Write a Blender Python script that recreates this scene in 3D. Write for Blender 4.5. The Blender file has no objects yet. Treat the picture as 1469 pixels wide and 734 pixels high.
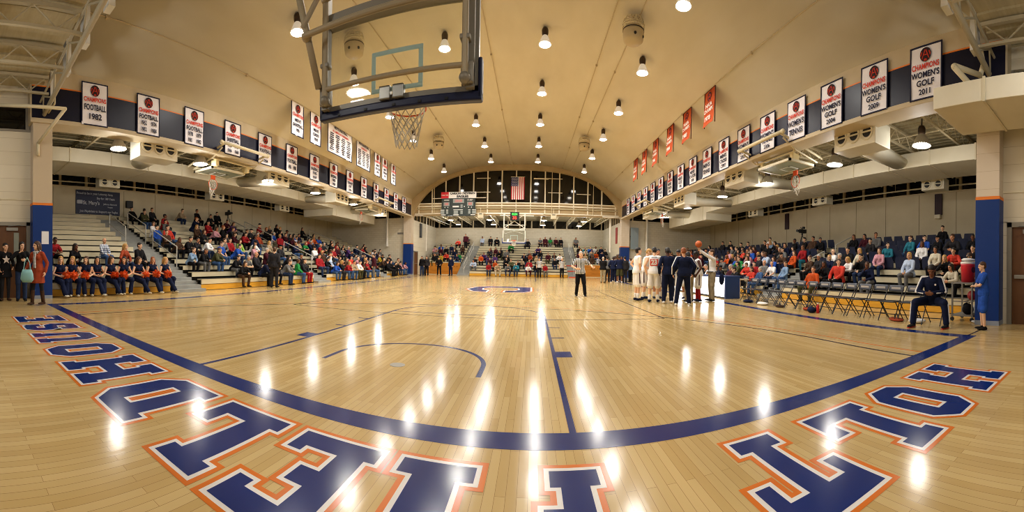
import bpy, bmesh, math, random
from mathutils import Vector, Matrix
V = Vector
PI = math.pi
RND = random.Random(11)
SC = bpy.context.scene
COL = SC.collection
CX = -1.487                      # middle of the court, camera at x = 0
YB = 2.627                       # near baseline (inner edge)

# ------------------------------------------------------------------ materials
def lin(c):
    c = c / 255.0
    return c / 12.92 if c <= .04045 else ((c + .055) / 1.055) ** 2.4
def rgb(h):
    return (lin(int(h[0:2], 16)), lin(int(h[2:4], 16)), lin(int(h[4:6], 16)), 1)
MATS = {}
def mat(name, hexc='808080', rough=.6, metal=0., spec=.5, emit=None, es=0., coat=0., trans=0., ior=1.45):
    if name in MATS: return MATS[name]
    m = bpy.data.materials.new(name); m.use_nodes = True
    b = m.node_tree.nodes['Principled BSDF']
    b.inputs['Base Color'].default_value = rgb(hexc)
    b.inputs['Roughness'].default_value = rough
    b.inputs['Metallic'].default_value = metal
    b.inputs['Specular IOR Level'].default_value = spec
    b.inputs['Coat Weight'].default_value = coat
    b.inputs['Coat Roughness'].default_value = .08
    b.inputs['Transmission Weight'].default_value = trans
    b.inputs['IOR'].default_value = ior
    if emit:
        b.inputs['Emission Color'].default_value = rgb(emit)
        b.inputs['Emission Strength'].default_value = es
    MATS[name] = m
    return m
def nodes(m): return m.node_tree.nodes, m.node_tree.links, m.node_tree.nodes['Principled BSDF']
def noisy(name, hexa, hexb, scale=3., rough=.7, detail=4., stretch=(1, 1, 1), bump=0., spec=.4):
    """two-tone mottled surface"""
    if name in MATS: return MATS[name]
    m = mat(name, hexa, rough, spec=spec); n, l, b = nodes(m)
    tc = n.new('ShaderNodeTexCoord'); mp = n.new('ShaderNodeMapping'); mp.inputs['Scale'].default_value = stretch
    nz = n.new('ShaderNodeTexNoise'); nz.inputs['Scale'].default_value = scale; nz.inputs['Detail'].default_value = detail
    rp = n.new('ShaderNodeValToRGB'); rp.color_ramp.elements[0].color = rgb(hexa); rp.color_ramp.elements[1].color = rgb(hexb)
    rp.color_ramp.elements[0].position = .3; rp.color_ramp.elements[1].position = .7
    l.new(tc.outputs['Object'], mp.inputs['Vector']); l.new(mp.outputs['Vector'], nz.inputs['Vector'])
    l.new(nz.outputs['Fac'], rp.inputs['Fac']); l.new(rp.outputs['Color'], b.inputs['Base Color'])
    if bump:
        bp = n.new('ShaderNodeBump'); bp.inputs['Strength'].default_value = bump; bp.inputs['Distance'].default_value = .01
        l.new(nz.outputs['Fac'], bp.inputs['Height']); l.new(bp.outputs['Normal'], b.inputs['Normal'])
    return m
def brick(name, ca, cb, mortar, bw, rh, ms, rot=(0, 0, 0), rough=.7, bump=.2, noise=None, spec=.4, coat=0., offset=.5):
    if name in MATS: return MATS[name]
    m = mat(name, ca, rough, spec=spec, coat=coat); n, l, b = nodes(m)
    tc = n.new('ShaderNodeTexCoord'); mp = n.new('ShaderNodeMapping'); mp.inputs['Rotation'].default_value = rot
    br = n.new('ShaderNodeTexBrick'); br.offset = offset
    br.inputs['Scale'].default_value = 1; br.inputs['Color1'].default_value = rgb(ca); br.inputs['Color2'].default_value = rgb(cb)
    br.inputs['Mortar'].default_value = rgb(mortar); br.inputs['Mortar Size'].default_value = ms
    br.inputs['Mortar Smooth'].default_value = .1; br.inputs['Bias'].default_value = 0
    br.inputs['Brick Width'].default_value = bw; br.inputs['Row Height'].default_value = rh
    l.new(tc.outputs['Object'], mp.inputs['Vector']); l.new(mp.outputs['Vector'], br.inputs['Vector'])
    out = br.outputs['Color']
    if noise:
        nz = n.new('ShaderNodeTexNoise'); nz.inputs['Scale'].default_value = noise[0]; nz.inputs['Detail'].default_value = 5
        mp2 = n.new('ShaderNodeMapping'); mp2.inputs['Scale'].default_value = noise[1]
        l.new(tc.outputs['Object'], mp2.inputs['Vector']); l.new(mp2.outputs['Vector'], nz.inputs['Vector'])
        mx = n.new('ShaderNodeMixRGB'); mx.blend_type = 'MULTIPLY'; mx.inputs['Fac'].default_value = 1
        rp = n.new('ShaderNodeValToRGB'); rp.color_ramp.elements[0].color = (noise[2],) * 3 + (1,); rp.color_ramp.elements[1].color = (1, 1, 1, 1)
        rp.color_ramp.elements[0].position = .35; rp.color_ramp.elements[1].position = .65
        l.new(nz.outputs['Fac'], rp.inputs['Fac']); l.new(out, mx.inputs['Color1']); l.new(rp.outputs['Color'], mx.inputs['Color2'])
        out = mx.outputs['Color']
    l.new(out, b.inputs['Base Color'])
    if bump:
        bp = n.new('ShaderNodeBump'); bp.inputs['Strength'].default_value = bump; bp.inputs['Distance'].default_value = .004
        bp.invert = True
        l.new(br.outputs['Fac'], bp.inputs['Height']); l.new(bp.outputs['Normal'], b.inputs['Normal'])
    return m

# ------------------------------------------------------------------ mesh helpers
class MB:
    """collects shapes into one mesh; self.mi = material slot of what is added next"""
    def __init__(s): s.bm = bmesh.new(); s.mi = 0
    def _fin(s, vs, mtx=None):
        fs = set(f for v in vs for f in v.link_faces)
        for f in fs: f.material_index = s.mi
        if mtx is not None:
            bmesh.ops.transform(s.bm, matrix=mtx, verts=vs)
        return vs
    def box(s, a, b, bev=0., mtx=None):
        a, b = V(a), V(b)
        lo = V([min(a[i], b[i]) for i in range(3)]); hi = V([max(a[i], b[i]) for i in range(3)])
        r = bmesh.ops.create_cube(s.bm, size=1)['verts']
        for v in r: v.co = V([lo[i] + (v.co[i] + .5) * (hi[i] - lo[i]) for i in range(3)])
        if bev:
            es = list(set(e for v in r for e in v.link_edges))
            g = bmesh.ops.bevel(s.bm, geom=es, offset=bev, segments=2, affect='EDGES', profile=.5)
            r = list(set(g['verts']) | set(v for v in r if v.is_valid))
            r = list(set(v for f in g['faces'] for v in f.verts) | set(r))
        return s._fin(r, mtx)
    def cbox(s, c, size, bev=0., mtx=None):
        c = V(c); h = V(size) / 2
        return s.box(c - h, c + h, bev, mtx)
    def tube(s, p, q, r, r2=None, seg=10, cap=True):
        p, q = V(p), V(q); d = q - p
        if d.length < 1e-6: return []
        vs = bmesh.ops.create_cone(s.bm, cap_ends=cap, cap_tris=False, segments=seg, radius1=r, radius2=r if r2 is None else r2, depth=d.length)['verts']
        m = Matrix.Translation((p + q) / 2) @ d.to_track_quat('Z', 'Y').to_matrix().to_4x4()
        bmesh.ops.transform(s.bm, matrix=m, verts=vs)
        return s._fin(vs)
    def path(s, pts, r, seg=8):
        pts = [V(p) for p in pts]
        for a, b in zip(pts, pts[1:]): s.tube(a, b, r, seg=seg)
        for p in pts[1:-1]: s.sphere(p, (r, r, r), 8, 6)
    def sphere(s, c, rad, u=16, v=10, rot=None):
        vs = bmesh.ops.create_uvsphere(s.bm, u_segments=u, v_segments=v, radius=1)['verts']
        m = Matrix.Translation(V(c)) @ (rot.to_4x4() if rot is not None else Matrix()) @ Matrix.Diagonal((*rad, 1))
        bmesh.ops.transform(s.bm, matrix=m, verts=vs)
        return s._fin(vs)
    def lathe(s, prof, c=(0, 0, 0), seg=20, axis=None):
        """prof: (radius, z) list"""
        c = V(c); rings = []
        for (r, z) in prof:
            if r < 1e-5: rings.append([s.bm.verts.new((0, 0, z))])
            else: rings.append([s.bm.verts.new((r * math.cos(2 * PI * i / seg), r * math.sin(2 * PI * i / seg), z)) for i in range(seg)])
        for a, b in zip(rings, rings[1:]):
            for i in range(seg):
                j = (i + 1) % seg
                if len(a) == 1 and len(b) == 1: continue
                if len(a) == 1: f = (a[0], b[j], b[i])
                elif len(b) == 1: f = (a[i], a[j], b[0])
                else: f = (a[i], a[j], b[j], b[i])
                s.bm.faces.new(f)
        vs = [v for r in rings for v in r]
        m = Matrix.Translation(c)
        if axis is not None: m = m @ V(axis).to_track_quat('Z', 'Y').to_matrix().to_4x4()
        return s._fin(vs, m)
    def torus(s, c, R, r, axis=(0, 0, 1), seg=28, seg2=8, a0=0, a1=2 * PI):
        full = abs(a1 - a0 - 2 * PI) < 1e-4
        n = seg if full else seg + 1
        rings = []
        for i in range(n):
            a = a0 + (a1 - a0) * i / seg
            rings.append([s.bm.verts.new(((R + r * math.cos(2 * PI * k / seg2)) * math.cos(a), (R + r * math.cos(2 * PI * k / seg2)) * math.sin(a), r * math.sin(2 * PI * k / seg2))) for k in range(seg2)])
        for i in range(seg):
            a, b = rings[i], rings[(i + 1) % n]
            for k in range(seg2):
                s.bm.faces.new((a[k], b[k], b[(k + 1) % seg2], a[(k + 1) % seg2]))
        m = Matrix.Translation(V(c)) @ V(axis).to_track_quat('Z', 'Y').to_matrix().to_4x4()
        return s._fin([v for r in rings for v in r], m)
    def prism(s, poly, z0, z1, mtx=None):
        """poly: xy list"""
        a = [s.bm.verts.new((x, y, z0)) for x, y in poly]; b = [s.bm.verts.new((x, y, z1)) for x, y in poly]
        n = len(poly)
        s.bm.faces.new(a[::-1]); s.bm.faces.new(b)
        for i in range(n): s.bm.faces.new((a[i], a[(i + 1) % n], b[(i + 1) % n], b[i]))
        return s._fin(a + b, mtx)
    def face(s, pts):
        vs = [s.bm.verts.new(p) for p in pts]; s.bm.faces.new(vs)
        return s._fin(vs)
    def loft(s, secs, cap=True, seg=14):
        """secs: (centre, right vector*rx, fwd vector*ry)"""
        rings = []
        for c, rx, ry in secs:
            rings.append([s.bm.verts.new(V(c) + V(rx) * math.cos(2 * PI * i / seg) + V(ry) * math.sin(2 * PI * i / seg)) for i in range(seg)])
        for a, b in zip(rings, rings[1:]):
            for i in range(seg):
                j = (i + 1) % seg; s.bm.faces.new((a[i], a[j], b[j], b[i]))
        if cap: s.bm.faces.new(rings[0][::-1]); s.bm.faces.new(rings[-1])
        return s._fin([v for r in rings for v in r])
    def capsule(s, p, q, r0, r1, seg=10):
        """tapered limb with round ends"""
        p, q = V(p), V(q); d = q - p
        L = max(d.length, 1e-5)
        prof = [(0, -r0), (r0 * .7, -r0 * .71), (r0, 0), (r1, L), (r1 * .7, L + r1 * .71), (0, L + r1)]
        return s.lathe(prof, p, seg, d if d.length > 1e-5 else (0, 0, 1))
    def mesh(s, name='m'):
        bmesh.ops.recalc_face_normals(s.bm, faces=s.bm.faces)
        me = bpy.data.meshes.new(name); s.bm.to_mesh(me); s.bm.free(); return me
    def build(s, name, mats, parent=None, smooth=False, loc=None, **kw):
        me = s.mesh(name)
        return place(name, me, mats, parent, smooth, loc, **kw)
def setmats(o, mats):
    if not isinstance(mats, (list, tuple)): mats = [mats]
    for m in mats: o.data.materials.append(m)
def place(name, me, mats=None, parent=None, smooth=False, loc=None, rotz=None, **kw):
    o = bpy.data.objects.new(name, me); COL.objects.link(o)
    if mats is not None: setmats(o, mats)
    if smooth: me.polygons.foreach_set('use_smooth', [True] * len(me.polygons))
    if parent: o.parent = parent
    if loc is not None: o.location = loc
    if rotz is not None: o.rotation_euler = (0, 0, rotz)
    tag(o, **kw)
    return o
def tag(o, label=None, cat=None, group=None, kind=None):
    if label: o['label'] = label
    if cat: o['category'] = cat
    if group: o['group'] = group
    if kind: o['kind'] = kind
    return o
def thing(name, label, cat, loc=(0, 0, 0), rotz=0., group=None):
    o = bpy.data.objects.new(name, None); COL.objects.link(o); o.empty_display_size = .2
    o.location = loc; o.rotation_euler = (0, 0, rotz)
    return tag(o, label, cat, group)
def dup(root, loc, rotz=None, label=None, group=None):
    r = root.copy(); COL.objects.link(r); r.location = loc
    if rotz is not None: r.rotation_euler = (0, 0, rotz)
    if label: r['label'] = label
    if group: r['group'] = group
    for ch in list(root.children):
        c = ch.copy(); COL.objects.link(c); c.parent = r
        for g in list(ch.children):
            d = g.copy(); COL.objects.link(d); d.parent = c
    return r
ONES = 'zero one two three four five six seven eight nine ten eleven twelve thirteen fourteen fifteen sixteen seventeen eighteen nineteen twenty'.split()
ORD = 'zeroth first second third fourth fifth sixth seventh eighth ninth tenth eleventh twelfth thirteenth fourteenth fifteenth sixteenth seventeenth eighteenth nineteenth twentieth twenty-first twenty-second twenty-third twenty-fourth twenty-fifth twenty-sixth twenty-seventh twenty-eighth'.split()

TXT = {}
def text_mesh(s, size=1., ext=.0015, sx=1., bold=.012):
    k = (s, size, ext, sx, bold)
    if k in TXT: return TXT[k]
    cu = bpy.data.curves.new('t', 'FONT'); cu.body = s; cu.size = size; cu.extrude = ext; cu.align_x = 'CENTER'; cu.align_y = 'CENTER'
    cu.resolution_u = 3; cu.offset = bold * size * 2
    o = bpy.data.objects.new('t', cu)
    me = bpy.data.meshes.new_from_object(o)
    bpy.data.objects.remove(o); bpy.data.curves.remove(cu)
    me.transform(Matrix.Diagonal((sx, 1, 1, 1)))
    me.transform(Matrix.Rotation(PI / 2, 4, 'X'))          # stands up, read from -y
    TXT[k] = me
    return me
def text(parent, s, loc, size, m, sx=1., name='lettering', bold=.012):
    if '  ' in s:
        a, b = s.split('  '); d = size * .62 * sx * len(a) * .55 + .03
        text(parent, a, (loc[0] - d, loc[1], loc[2]), size, m, sx, name, bold); return text(parent, b, (loc[0] + d, loc[1], loc[2]), size, m, sx, name, bold)
    me = text_mesh(s, size, .0015, sx, bold)
    if not me.materials: me.materials.append(m)
    o = bpy.data.objects.new(name, me); COL.objects.link(o); o.parent = parent; o.location = loc
    if me.materials[0] is not m:
        o.material_slots[0].link = 'OBJECT'; o.material_slots[0].material = m
    return o

# common materials
M_NAVY = mat('navy_paint', '1c2f66', .45)
M_CREAM = noisy('cream_metal', 'd9d0b6', 'cfc4a6', 2, .45)
M_WHITE = mat('white_enamel', 'e4e0d4', .4)
M_BLACK = mat('black_plastic', '131316', .5)
M_DKGREY = mat('dark_grey_metal', '3a3a3c', .5, .3)
M_STEEL = mat('brushed_steel', '9a9890', .35, .8)
M_GREYPAINT = mat('grey_painted_steel', '8d877a', .45, .3)
M_ORANGE = mat('orange_paint', 'e07a1c', .5)
M_RED = mat('red_plastic', 'c41f2a', .4)
M_RIM = mat('orange_rim_metal', 'd4511e', .4)
M_NET = mat('white_net_cord', 'd8d4c8', .9)
M_CLOTH_W = mat('white_banner_cloth', 'f4f1f8', .85)
M_TXT_R = mat('red_print', 'd5402f', .8)
M_TXT_N = mat('navy_print', '1a1c38', .8)
M_DARKGLASS = mat('night_window_glass', '0a0908', .06, spec=.6)
M_PIPE = mat('cream_pipe', 'd6c9a6', .5)
# ------------------------------------------------------------------ people
def remesh(mb, voxel, it=3, fac=.5, keep=.4):
    me = mb.mesh('tmp'); o = bpy.data.objects.new('tmp', me); COL.objects.link(o)
    m = o.modifiers.new('r', 'REMESH'); m.mode = 'VOXEL'; m.voxel_size = voxel; m.use_smooth_shade = True
    s = o.modifiers.new('s', 'SMOOTH'); s.iterations = it; s.factor = fac
    d = o.modifiers.new('d', 'DECIMATE'); d.ratio = keep
    dg = bpy.context.evaluated_depsgraph_get()
    out = bpy.data.meshes.new_from_object(o.evaluated_get(dg))
    bpy.data.objects.remove(o); bpy.data.meshes.remove(me)
    out.polygons.foreach_set('use_smooth', [True] * len(out.polygons))
    return out
def ik(a, t, l1, l2, hint):
    a, t = V(a), V(t); d = t - a; L = min(d.length, (l1 + l2) * .998)
    d.normalize(); t = a + d * L
    x = (l1 * l1 - l2 * l2 + L * L) / (2 * L); h = math.sqrt(max(l1 * l1 - x * x, 0))
    hv = V(hint); hv = hv - d * hv.dot(d)
    if hv.length < 1e-4: hv = V((0, 1, 0)) - d * d.y
    hv.normalize()
    return a + d * x + hv * h, t
class Pose:
    def __init__(s, pel=(0, 0, .95), lean=0., twist=0., side=0., head=(0, 0), R=None, L=None, fR=None, fL=None, female=False, curl=.35, fat=1.):
        s.female = female; s.fat = fat; s.cg = .015; s.curl = curl
        s.M = Matrix.Rotation(twist, 3, 'Z') @ Matrix.Rotation(-lean, 3, 'X') @ Matrix.Rotation(side, 3, 'Y')
        s.u, s.r, s.f = s.M @ V((0, 0, 1)), s.M @ V((1, 0, 0)), s.M @ V((0, 1, 0))
        s.pel = V(pel); s.neck = s.pel + s.u * .50
        sw = .155 if female else .178
        s.sh = {1: s.pel + s.u * .432 + s.r * sw, -1: s.pel + s.u * .432 - s.r * sw}
        base = Matrix.Rotation(twist, 3, 'Z') @ Matrix.Rotation(-lean * .45, 3, 'X')
        s.H = base @ Matrix.Rotation(head[0], 3, 'Z') @ Matrix.Rotation(-head[1], 3, 'X')
        s.hc = s.neck + (base @ V((0, .01, .075))) + s.H @ V((0, .012, .075))
        hipr = Matrix.Rotation(twist * .3, 3, 'Z') @ V((1, 0, 0))
        s.hip = {1: s.pel + hipr * .088 - V((0, 0, .02)), -1: s.pel - hipr * .088 - V((0, 0, .02))}
        s.el, s.wr, s.kn, s.an, s.fy, s.hd = {}, {}, {}, {}, {}, {}
        for k, A, F in ((1, R, fR), (-1, L, fL)):
            A = A or ((k * .24, .05, s.pel.z - .06), (k * .3, -1, 0))
            s.el[k], s.wr[k] = ik(s.sh[k], A[0], .285, .25, A[1])
            s.hd[k] = A[2] if len(A) > 2 else None
            F = F or ((k * .10, 0, .08), (0, 1, 0), k * .15)
            F = (F[0], F[1], -F[2])
            s.kn[k], s.an[k] = ik(s.hip[k], F[0], .43, .415, F[1]); s.fy[k] = F[2]
    def hand(s, mb, k, r=.0088):
        w = s.wr[k]; d = (w - s.el[k]).normalized()
        if s.hd[k]: d = (d * .35 + V(s.hd[k])).normalized()
        side = s.r * k
        n = V((-k, 0, 0)) - d * (V((-k, 0, 0)).dot(d))          # palm looks inwards
        if n.length < .25: n = V((0, 0, -1)) - d * (V((0, 0, -1)).dot(d))
        n.normalize(); t = n.cross(d).normalized()
        if t.dot(V((0, 1, .3))) < 0: t = -t                      # thumb side forwards / up
        for i, (o, L, kl) in enumerate(((.030, .072, .088), (.010, .080, .092), (-.010, .074, .088), (-.029, .058, .080))):
            kn = w + d * kl + t * o
            mb.capsule(w + t * o * .6, kn, .015, .0125, 8)
            c = s.curl + .08 * i
            d1 = (d * math.cos(c) + n * math.sin(c)); d2 = (d * math.cos(2.1 * c) + n * math.sin(2.1 * c))
            m = kn + d1 * L * .55 + t * o * .12
            mb.capsule(kn, m, r, r * .95, 8); mb.capsule(m, m + d2 * L * .45, r * .95, r * .8, 8)
        b = w + d * .025 + t * .024
        td = (d * .7 + t * .65 + n * .3).normalized(); m = b + td * .04
        mb.capsule(b, m, .0125, .0105, 8); mb.capsule(m, m + (td + d * .5).normalized() * .032, .0100, .008, 8)
    def torso(s, mb, g=0., lo=-.09, hi=.5, flare=0.):
        fm = s.female; F = s.fat
        S = [(-.09, .150, .108), (.0, .158, .112), (.09, .142, .104), (.17, .126 if fm else .138, .098), (.28, .140 if fm else .155, .108), (.36, .146 if fm else .163, .112), (.43, .140 if fm else .155, .096), (.475, .10, .075), (.51, .062, .06)]
        secs = []
        for z, rx, ry in S:
            if z < lo - .001 or z > hi + .001: continue
            belly = (F - 1) * .5 * math.exp(-((z - .14) / .16) ** 2)
            ex = 1 + (F - 1) * .8
            secs.append((s.pel + s.u * z + s.f * belly * .1, s.r * (rx * ex + g + (flare if z < .03 else flare * .4 if z < .1 else 0)), s.f * (ry * (ex + belly) + g + (flare * .9 if z < .03 else flare * .4 if z < .1 else 0))))
        mb.loft(secs)
        if hi > .4:
            for k in (1, -1): mb.capsule(s.sh[k] * .97 + s.sh[-k] * .03, s.neck - s.u * .045 + s.r * k * .04, .048 + g, .045 + g)
            if fm:
                for k in (1, -1): mb.sphere(s.pel + s.u * .335 + s.r * k * .068 + s.f * .085, (.058 + g,) * 3, 12, 8)
    def arm(s, mb, k, g=0., to=1.):
        e, w, F = s.el[k], s.wr[k], .9 if s.female else 1.
        mb.capsule(s.sh[k], e if to >= .5 else s.sh[k].lerp(e, to * 2), .050 * F + g, .039 * F + g)
        if to > .5: mb.capsule(e, e.lerp(w, (to - .5) * 2), .039 * F + g, .028 + g)
    def leg(s, mb, k, g=0., to=1., flare=0.):
        F = 1 + (s.fat - 1) * .5
        mb.capsule(s.hip[k], s.kn[k] if to >= .5 else s.hip[k].lerp(s.kn[k], to * 2), .086 * F + g, .057 + g + flare)
        if to > .5:
            mb.capsule(s.kn[k], s.kn[k].lerp(s.an[k], (to - .5) * 2), .056 + g, .038 + g + flare)
    def body(s, voxel=.0085):
        mb = MB(); s.torso(mb)
        mb.capsule(s.hip[1], s.hip[-1], .092, .092)
        for k in (1, -1):
            s.arm(mb, k); s.leg(mb, k); s.hand(mb, k)
            f = Matrix.Rotation(s.fy[k], 3, 'Z') @ V((0, 1, 0)); a = s.an[k]
            mb.capsule(a, a + V((0, 0, -.04)) - f * .02, .036, .032); mb.capsule(a + V((0, 0, -.045)), a + f * .13 + V((0, 0, -.055)), .03, .022)
        h, c = s.H, s.hc
        P = lambda x, y, z: c + h @ V((x, y, z))
        mb.capsule(s.neck - s.u * .05, P(0, -.015, -.06), .056 if not s.female else .048, .05 if not s.female else .044)
        mb.sphere(P(0, -.008, .018), (.073, .092, .098), 20, 14, h)
        mb.sphere(P(0, .022, -.045), (.057, .066, .072), 16, 12, h)
        mb.sphere(P(0, .062, -.098), (.026, .022, .02), 10, 8, h)
        mb.capsule(P(0, .086, .012), P(0, .104, -.024), .009, .0145, 8)
        mb.capsule(P(-.03, .078, .03), P(.03, .078, .03), .012, .012, 8)
        mb.capsule(P(-.016, .082, -.058), P(.016, .082, -.058), .009, .009, 8)
        for k in (1, -1): mb.sphere(P(k * .075, -.008, -.008), (.011, .022, .032), 8, 8, h)
        me = remesh(mb, voxel, 2)
        hi = h.transposed(); n = len(me.polygons); idx = [0] * n
        for p in me.polygons:
            q = hi @ (p.center - c)
            if q.y > .05:
                if (abs(abs(q.x) - .031) < .013 and abs(q.z - .010) < .0075): idx[p.index] = 1
                elif abs(q.x) < .024 and abs(q.z + .058) < .007 and q.y > .075: idx[p.index] = 2
        me.polygons.foreach_set('material_index', idx)
        return me
    def top(s, sleeve='long', hem=-.12, g=None, voxel=.012, flare=.026, collar=True):
        g = s.cg if g is None else g
        mb = MB(); s.torso(mb, g, -.1 if hem < -.05 else 0, .475 if collar else .44, flare)
        to = {'long': 1.0, 'three': .85, 'short': .36, 'none': .0}[sleeve]
        for k in (1, -1):
            if to: s.arm(mb, k, g + (.006 if sleeve == 'short' else .002), to)
        if hem < -.2:                                   # dress / long coat
            d = s.pel + (s.hip[1] + s.hip[-1] - s.pel * 2) * .2
            mid = (s.kn[1] + s.kn[-1]) / 2
            e = s.pel.lerp(mid, min(1, -hem / .43))
            mb.loft([(s.pel + s.u * .05, s.r * .165, s.f * .13), (s.pel - s.u * .03, s.r * .178, s.f * .14), (e, s.r * (.195 + flare), s.f * (.15 + flare))])
        me = remesh(mb, voxel, 3); return me
    def bottom(s, kind='trousers', g=.016, voxel=.012):
        mb = MB(); s.torso(mb, g - .004, -.1, .1)
        mb.capsule(s.hip[1], s.hip[-1], .094 + g * .7, .094 + g * .7)
        for k in (1, -1):
            if kind == 'trousers': s.leg(mb, k, g, .99, .012)
            elif kind == 'leggings': s.leg(mb, k, .006, 1.)
            elif kind == 'boots': s.leg(mb, k, .012, 1., .004)
            elif kind == 'shorts':
                e = s.kn[k] + (s.an[k] - s.kn[k]) * .06
                mb.capsule(s.hip[k], s.hip[k].lerp(e, .92), .100, .108, 12)
            elif kind == 'bells': s.leg(mb, k, g, .97, .03)
        if kind == 'shorts': pass
        return remesh(mb, voxel, 3)
    def shoe(s, k, high=False, voxel=.009):
        mb = MB(); f = Matrix.Rotation(s.fy[k], 3, 'Z') @ V((0, 1, 0)); a = s.an[k]; z = V((0, 0, 1))
        if (s.kn[k] - a).normalized().z < .75:                    # leg stretched out: the foot tips with it
            f2 = (s.kn[k] - a).normalized(); z = f2; f = (f - f2 * f.dot(f2)).normalized(); 
        r = f.cross(z)
        q = a - z * .045
        mb.loft([(q - f * .075, r * .024, z * .022), (q - f * .05, r * .038, z * .036), (q + f * .03, r * .042, z * .036), (q + f * .11, r * .047, z * .030), (q + f * .17, r * .036, z * .022), (q + f * .195, r * .016, z * .014)])
        mb.capsule(a - z * .03 - f * .01, a + z * (.05 if high else .0), .046, .044)
        return remesh(mb, voxel, 2)
    def hair(s, kind='short', voxel=.011):
        mb = MB(); h, c = s.H, s.hc; P = lambda x, y, z: c + h @ V((x, y, z))
        if kind == 'thin':
            mb.sphere(P(0, -.045, .0), (.078, .062, .05), 16, 10, h)
        elif kind == 'cap':
            mb.sphere(P(0, -.012, .052), (.083, .100, .072), 18, 10, h)
            mb.loft([(P(0, .05, .055), h @ V((.07, 0, 0)), h @ V((0, 0, .012))), (P(0, .15, .04), h @ V((.055, 0, 0)), h @ V((0, 0, .008)))])
        else:
            mb.sphere(P(0, -.020, .045), (.082, .098, .082), 18, 12, h)
            mb.sphere(P(0, -.045, -.005), (.076, .068, .075), 16, 10, h)
            if kind == 'long':
                B = s.neck - s.f * .10 - s.u * .10
                mb.capsule(P(0, -.07, .02), P(0, -.085, -.10), .070, .066); mb.capsule(P(0, -.085, -.10), B, .064, .040)
                for k in (1, -1):
                    mb.capsule(P(k * .062, .01, .045), P(k * .076, -.01, -.07), .024, .027); mb.capsule(P(k * .076, -.01, -.07), s.neck + s.r * k * .10 + s.f * .03 - s.u * .10, .028, .018)
            if kind == 'bob':
                mb.capsule(P(0, -.07, .02), P(0, -.075, -.09), .070, .060)
                for k in (1, -1): mb.capsule(P(k * .062, .01, .045), P(k * .074, 0, -.08), .024, .026)
            if kind == 'tail':
                mb.capsule(P(0, -.09, .05), P(0, -.13, .03), .03, .035); mb.capsule(P(0, -.13, .03), s.neck - s.f * .12 - s.u * .06, .036, .018)
        return remesh(mb, voxel, 2)

SKINS = [mat('skin_%s' % c, c, .55, spec=.35) for c in ('e3b593', 'd9a27e', 'c98f6c', 'b27a58', '7a4e36', '56362a')]
M_EYE = mat('dark_eye', '1d1512', .3)
M_LIP = mat('lip', 'a85a4e', .5)
HAIRC = {'dark': mat('hair_dark', '1c1410', .55), 'brown': mat('hair_brown', '4a2f1c', .55), 'blond': mat('hair_blond', 'b58a4c', .55), 'grey': mat('hair_grey', 'a9a49c', .6), 'ginger': mat('hair_ginger', '8a4a22', .55)}
CLOTH = {}
def cloth(name, hexc=None):
    if name not in CLOTH: CLOTH[name] = noisy('cloth_' + name.replace(' ', '_'), hexc, '%02x%02x%02x' % tuple(int(int(hexc[i:i + 2], 16) * (.95 if name in ('white', 'cream', 'paleblue') else .82)) for i in (0, 2, 4)), 9, .85, spec=.2)
    return CLOTH[name]
for n_, c_ in dict(black='141316', navy='131c3a', charcoal='2a292d', grey='72716f', white='f0eeec', red='a01e24', maroon='451420', orange='c8501c', blue='2a56b5', teal='2f7f93', green='2a8a44', olive='4a4a2e', brown='4b3425', beige='b39c7c', pink='d59aa4', purple='4c2f66', skyblue='86a2c2', yellow='b8982e', denim='3d5a86', paleblue='b7c5dc', darkdenim='273656', khaki='a3977c', lime='a8cc5a', coral='dc4434', cream='cfc5ae', rust='a8472a').items(): cloth(n_, c_)
def patterned(name, ca, cb, scale, axis='X', ratio=.5, base=None):
    """striped cloth: stripes across the given object axis"""
    m = mat(name, ca, .85, spec=.2); n, l, b = nodes(m)
    tc = n.new('ShaderNodeTexCoord'); sp = n.new('ShaderNodeSeparateXYZ'); l.new(tc.outputs['Object'], sp.inputs[0])
    def band(ax):
        mu = n.new('ShaderNodeMath'); mu.operation = 'MULTIPLY'; mu.inputs[1].default_value = scale; l.new(sp.outputs[ax], mu.inputs[0])
        fr = n.new('ShaderNodeMath'); fr.operation = 'FRACT'; l.new(mu.outputs[0], fr.inputs[0])
        gt = n.new('ShaderNodeMath'); gt.operation = 'GREATER_THAN'; gt.inputs[1].default_value = ratio; l.new(fr.outputs[0], gt.inputs[0])
        return gt.outputs[0]
    f = band(axis[0])
    if len(axis) > 1:
        g = band(axis[1]); ad = n.new('ShaderNodeMath'); ad.operation = 'ADD'; l.new(f, ad.inputs[0]); l.new(g, ad.inputs[1])
        hf = n.new('ShaderNodeMath'); hf.operation = 'MULTIPLY'; hf.inputs[1].default_value = .5; l.new(ad.outputs[0], hf.inputs[0]); f = hf.outputs[0]
    mx = n.new('ShaderNodeMixRGB'); mx.inputs['Color1'].default_value = rgb(ca); mx.inputs['Color2'].default_value = rgb(cb)
    l.new(f, mx.inputs['Fac']); l.new(mx.outputs['Color'], b.inputs['Base Color'])
    CLOTH[name] = m; return m
patterned('striped', 'e8e6e4', '1a1a1e', 18, 'X', .5)
patterned('plaid', 'dfe3ea', '33486e', 11, 'XZ', .5)
patterned('scarfprint', 'e8e6e4', '1a1a1e', 26, 'XZ', .45)

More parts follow.
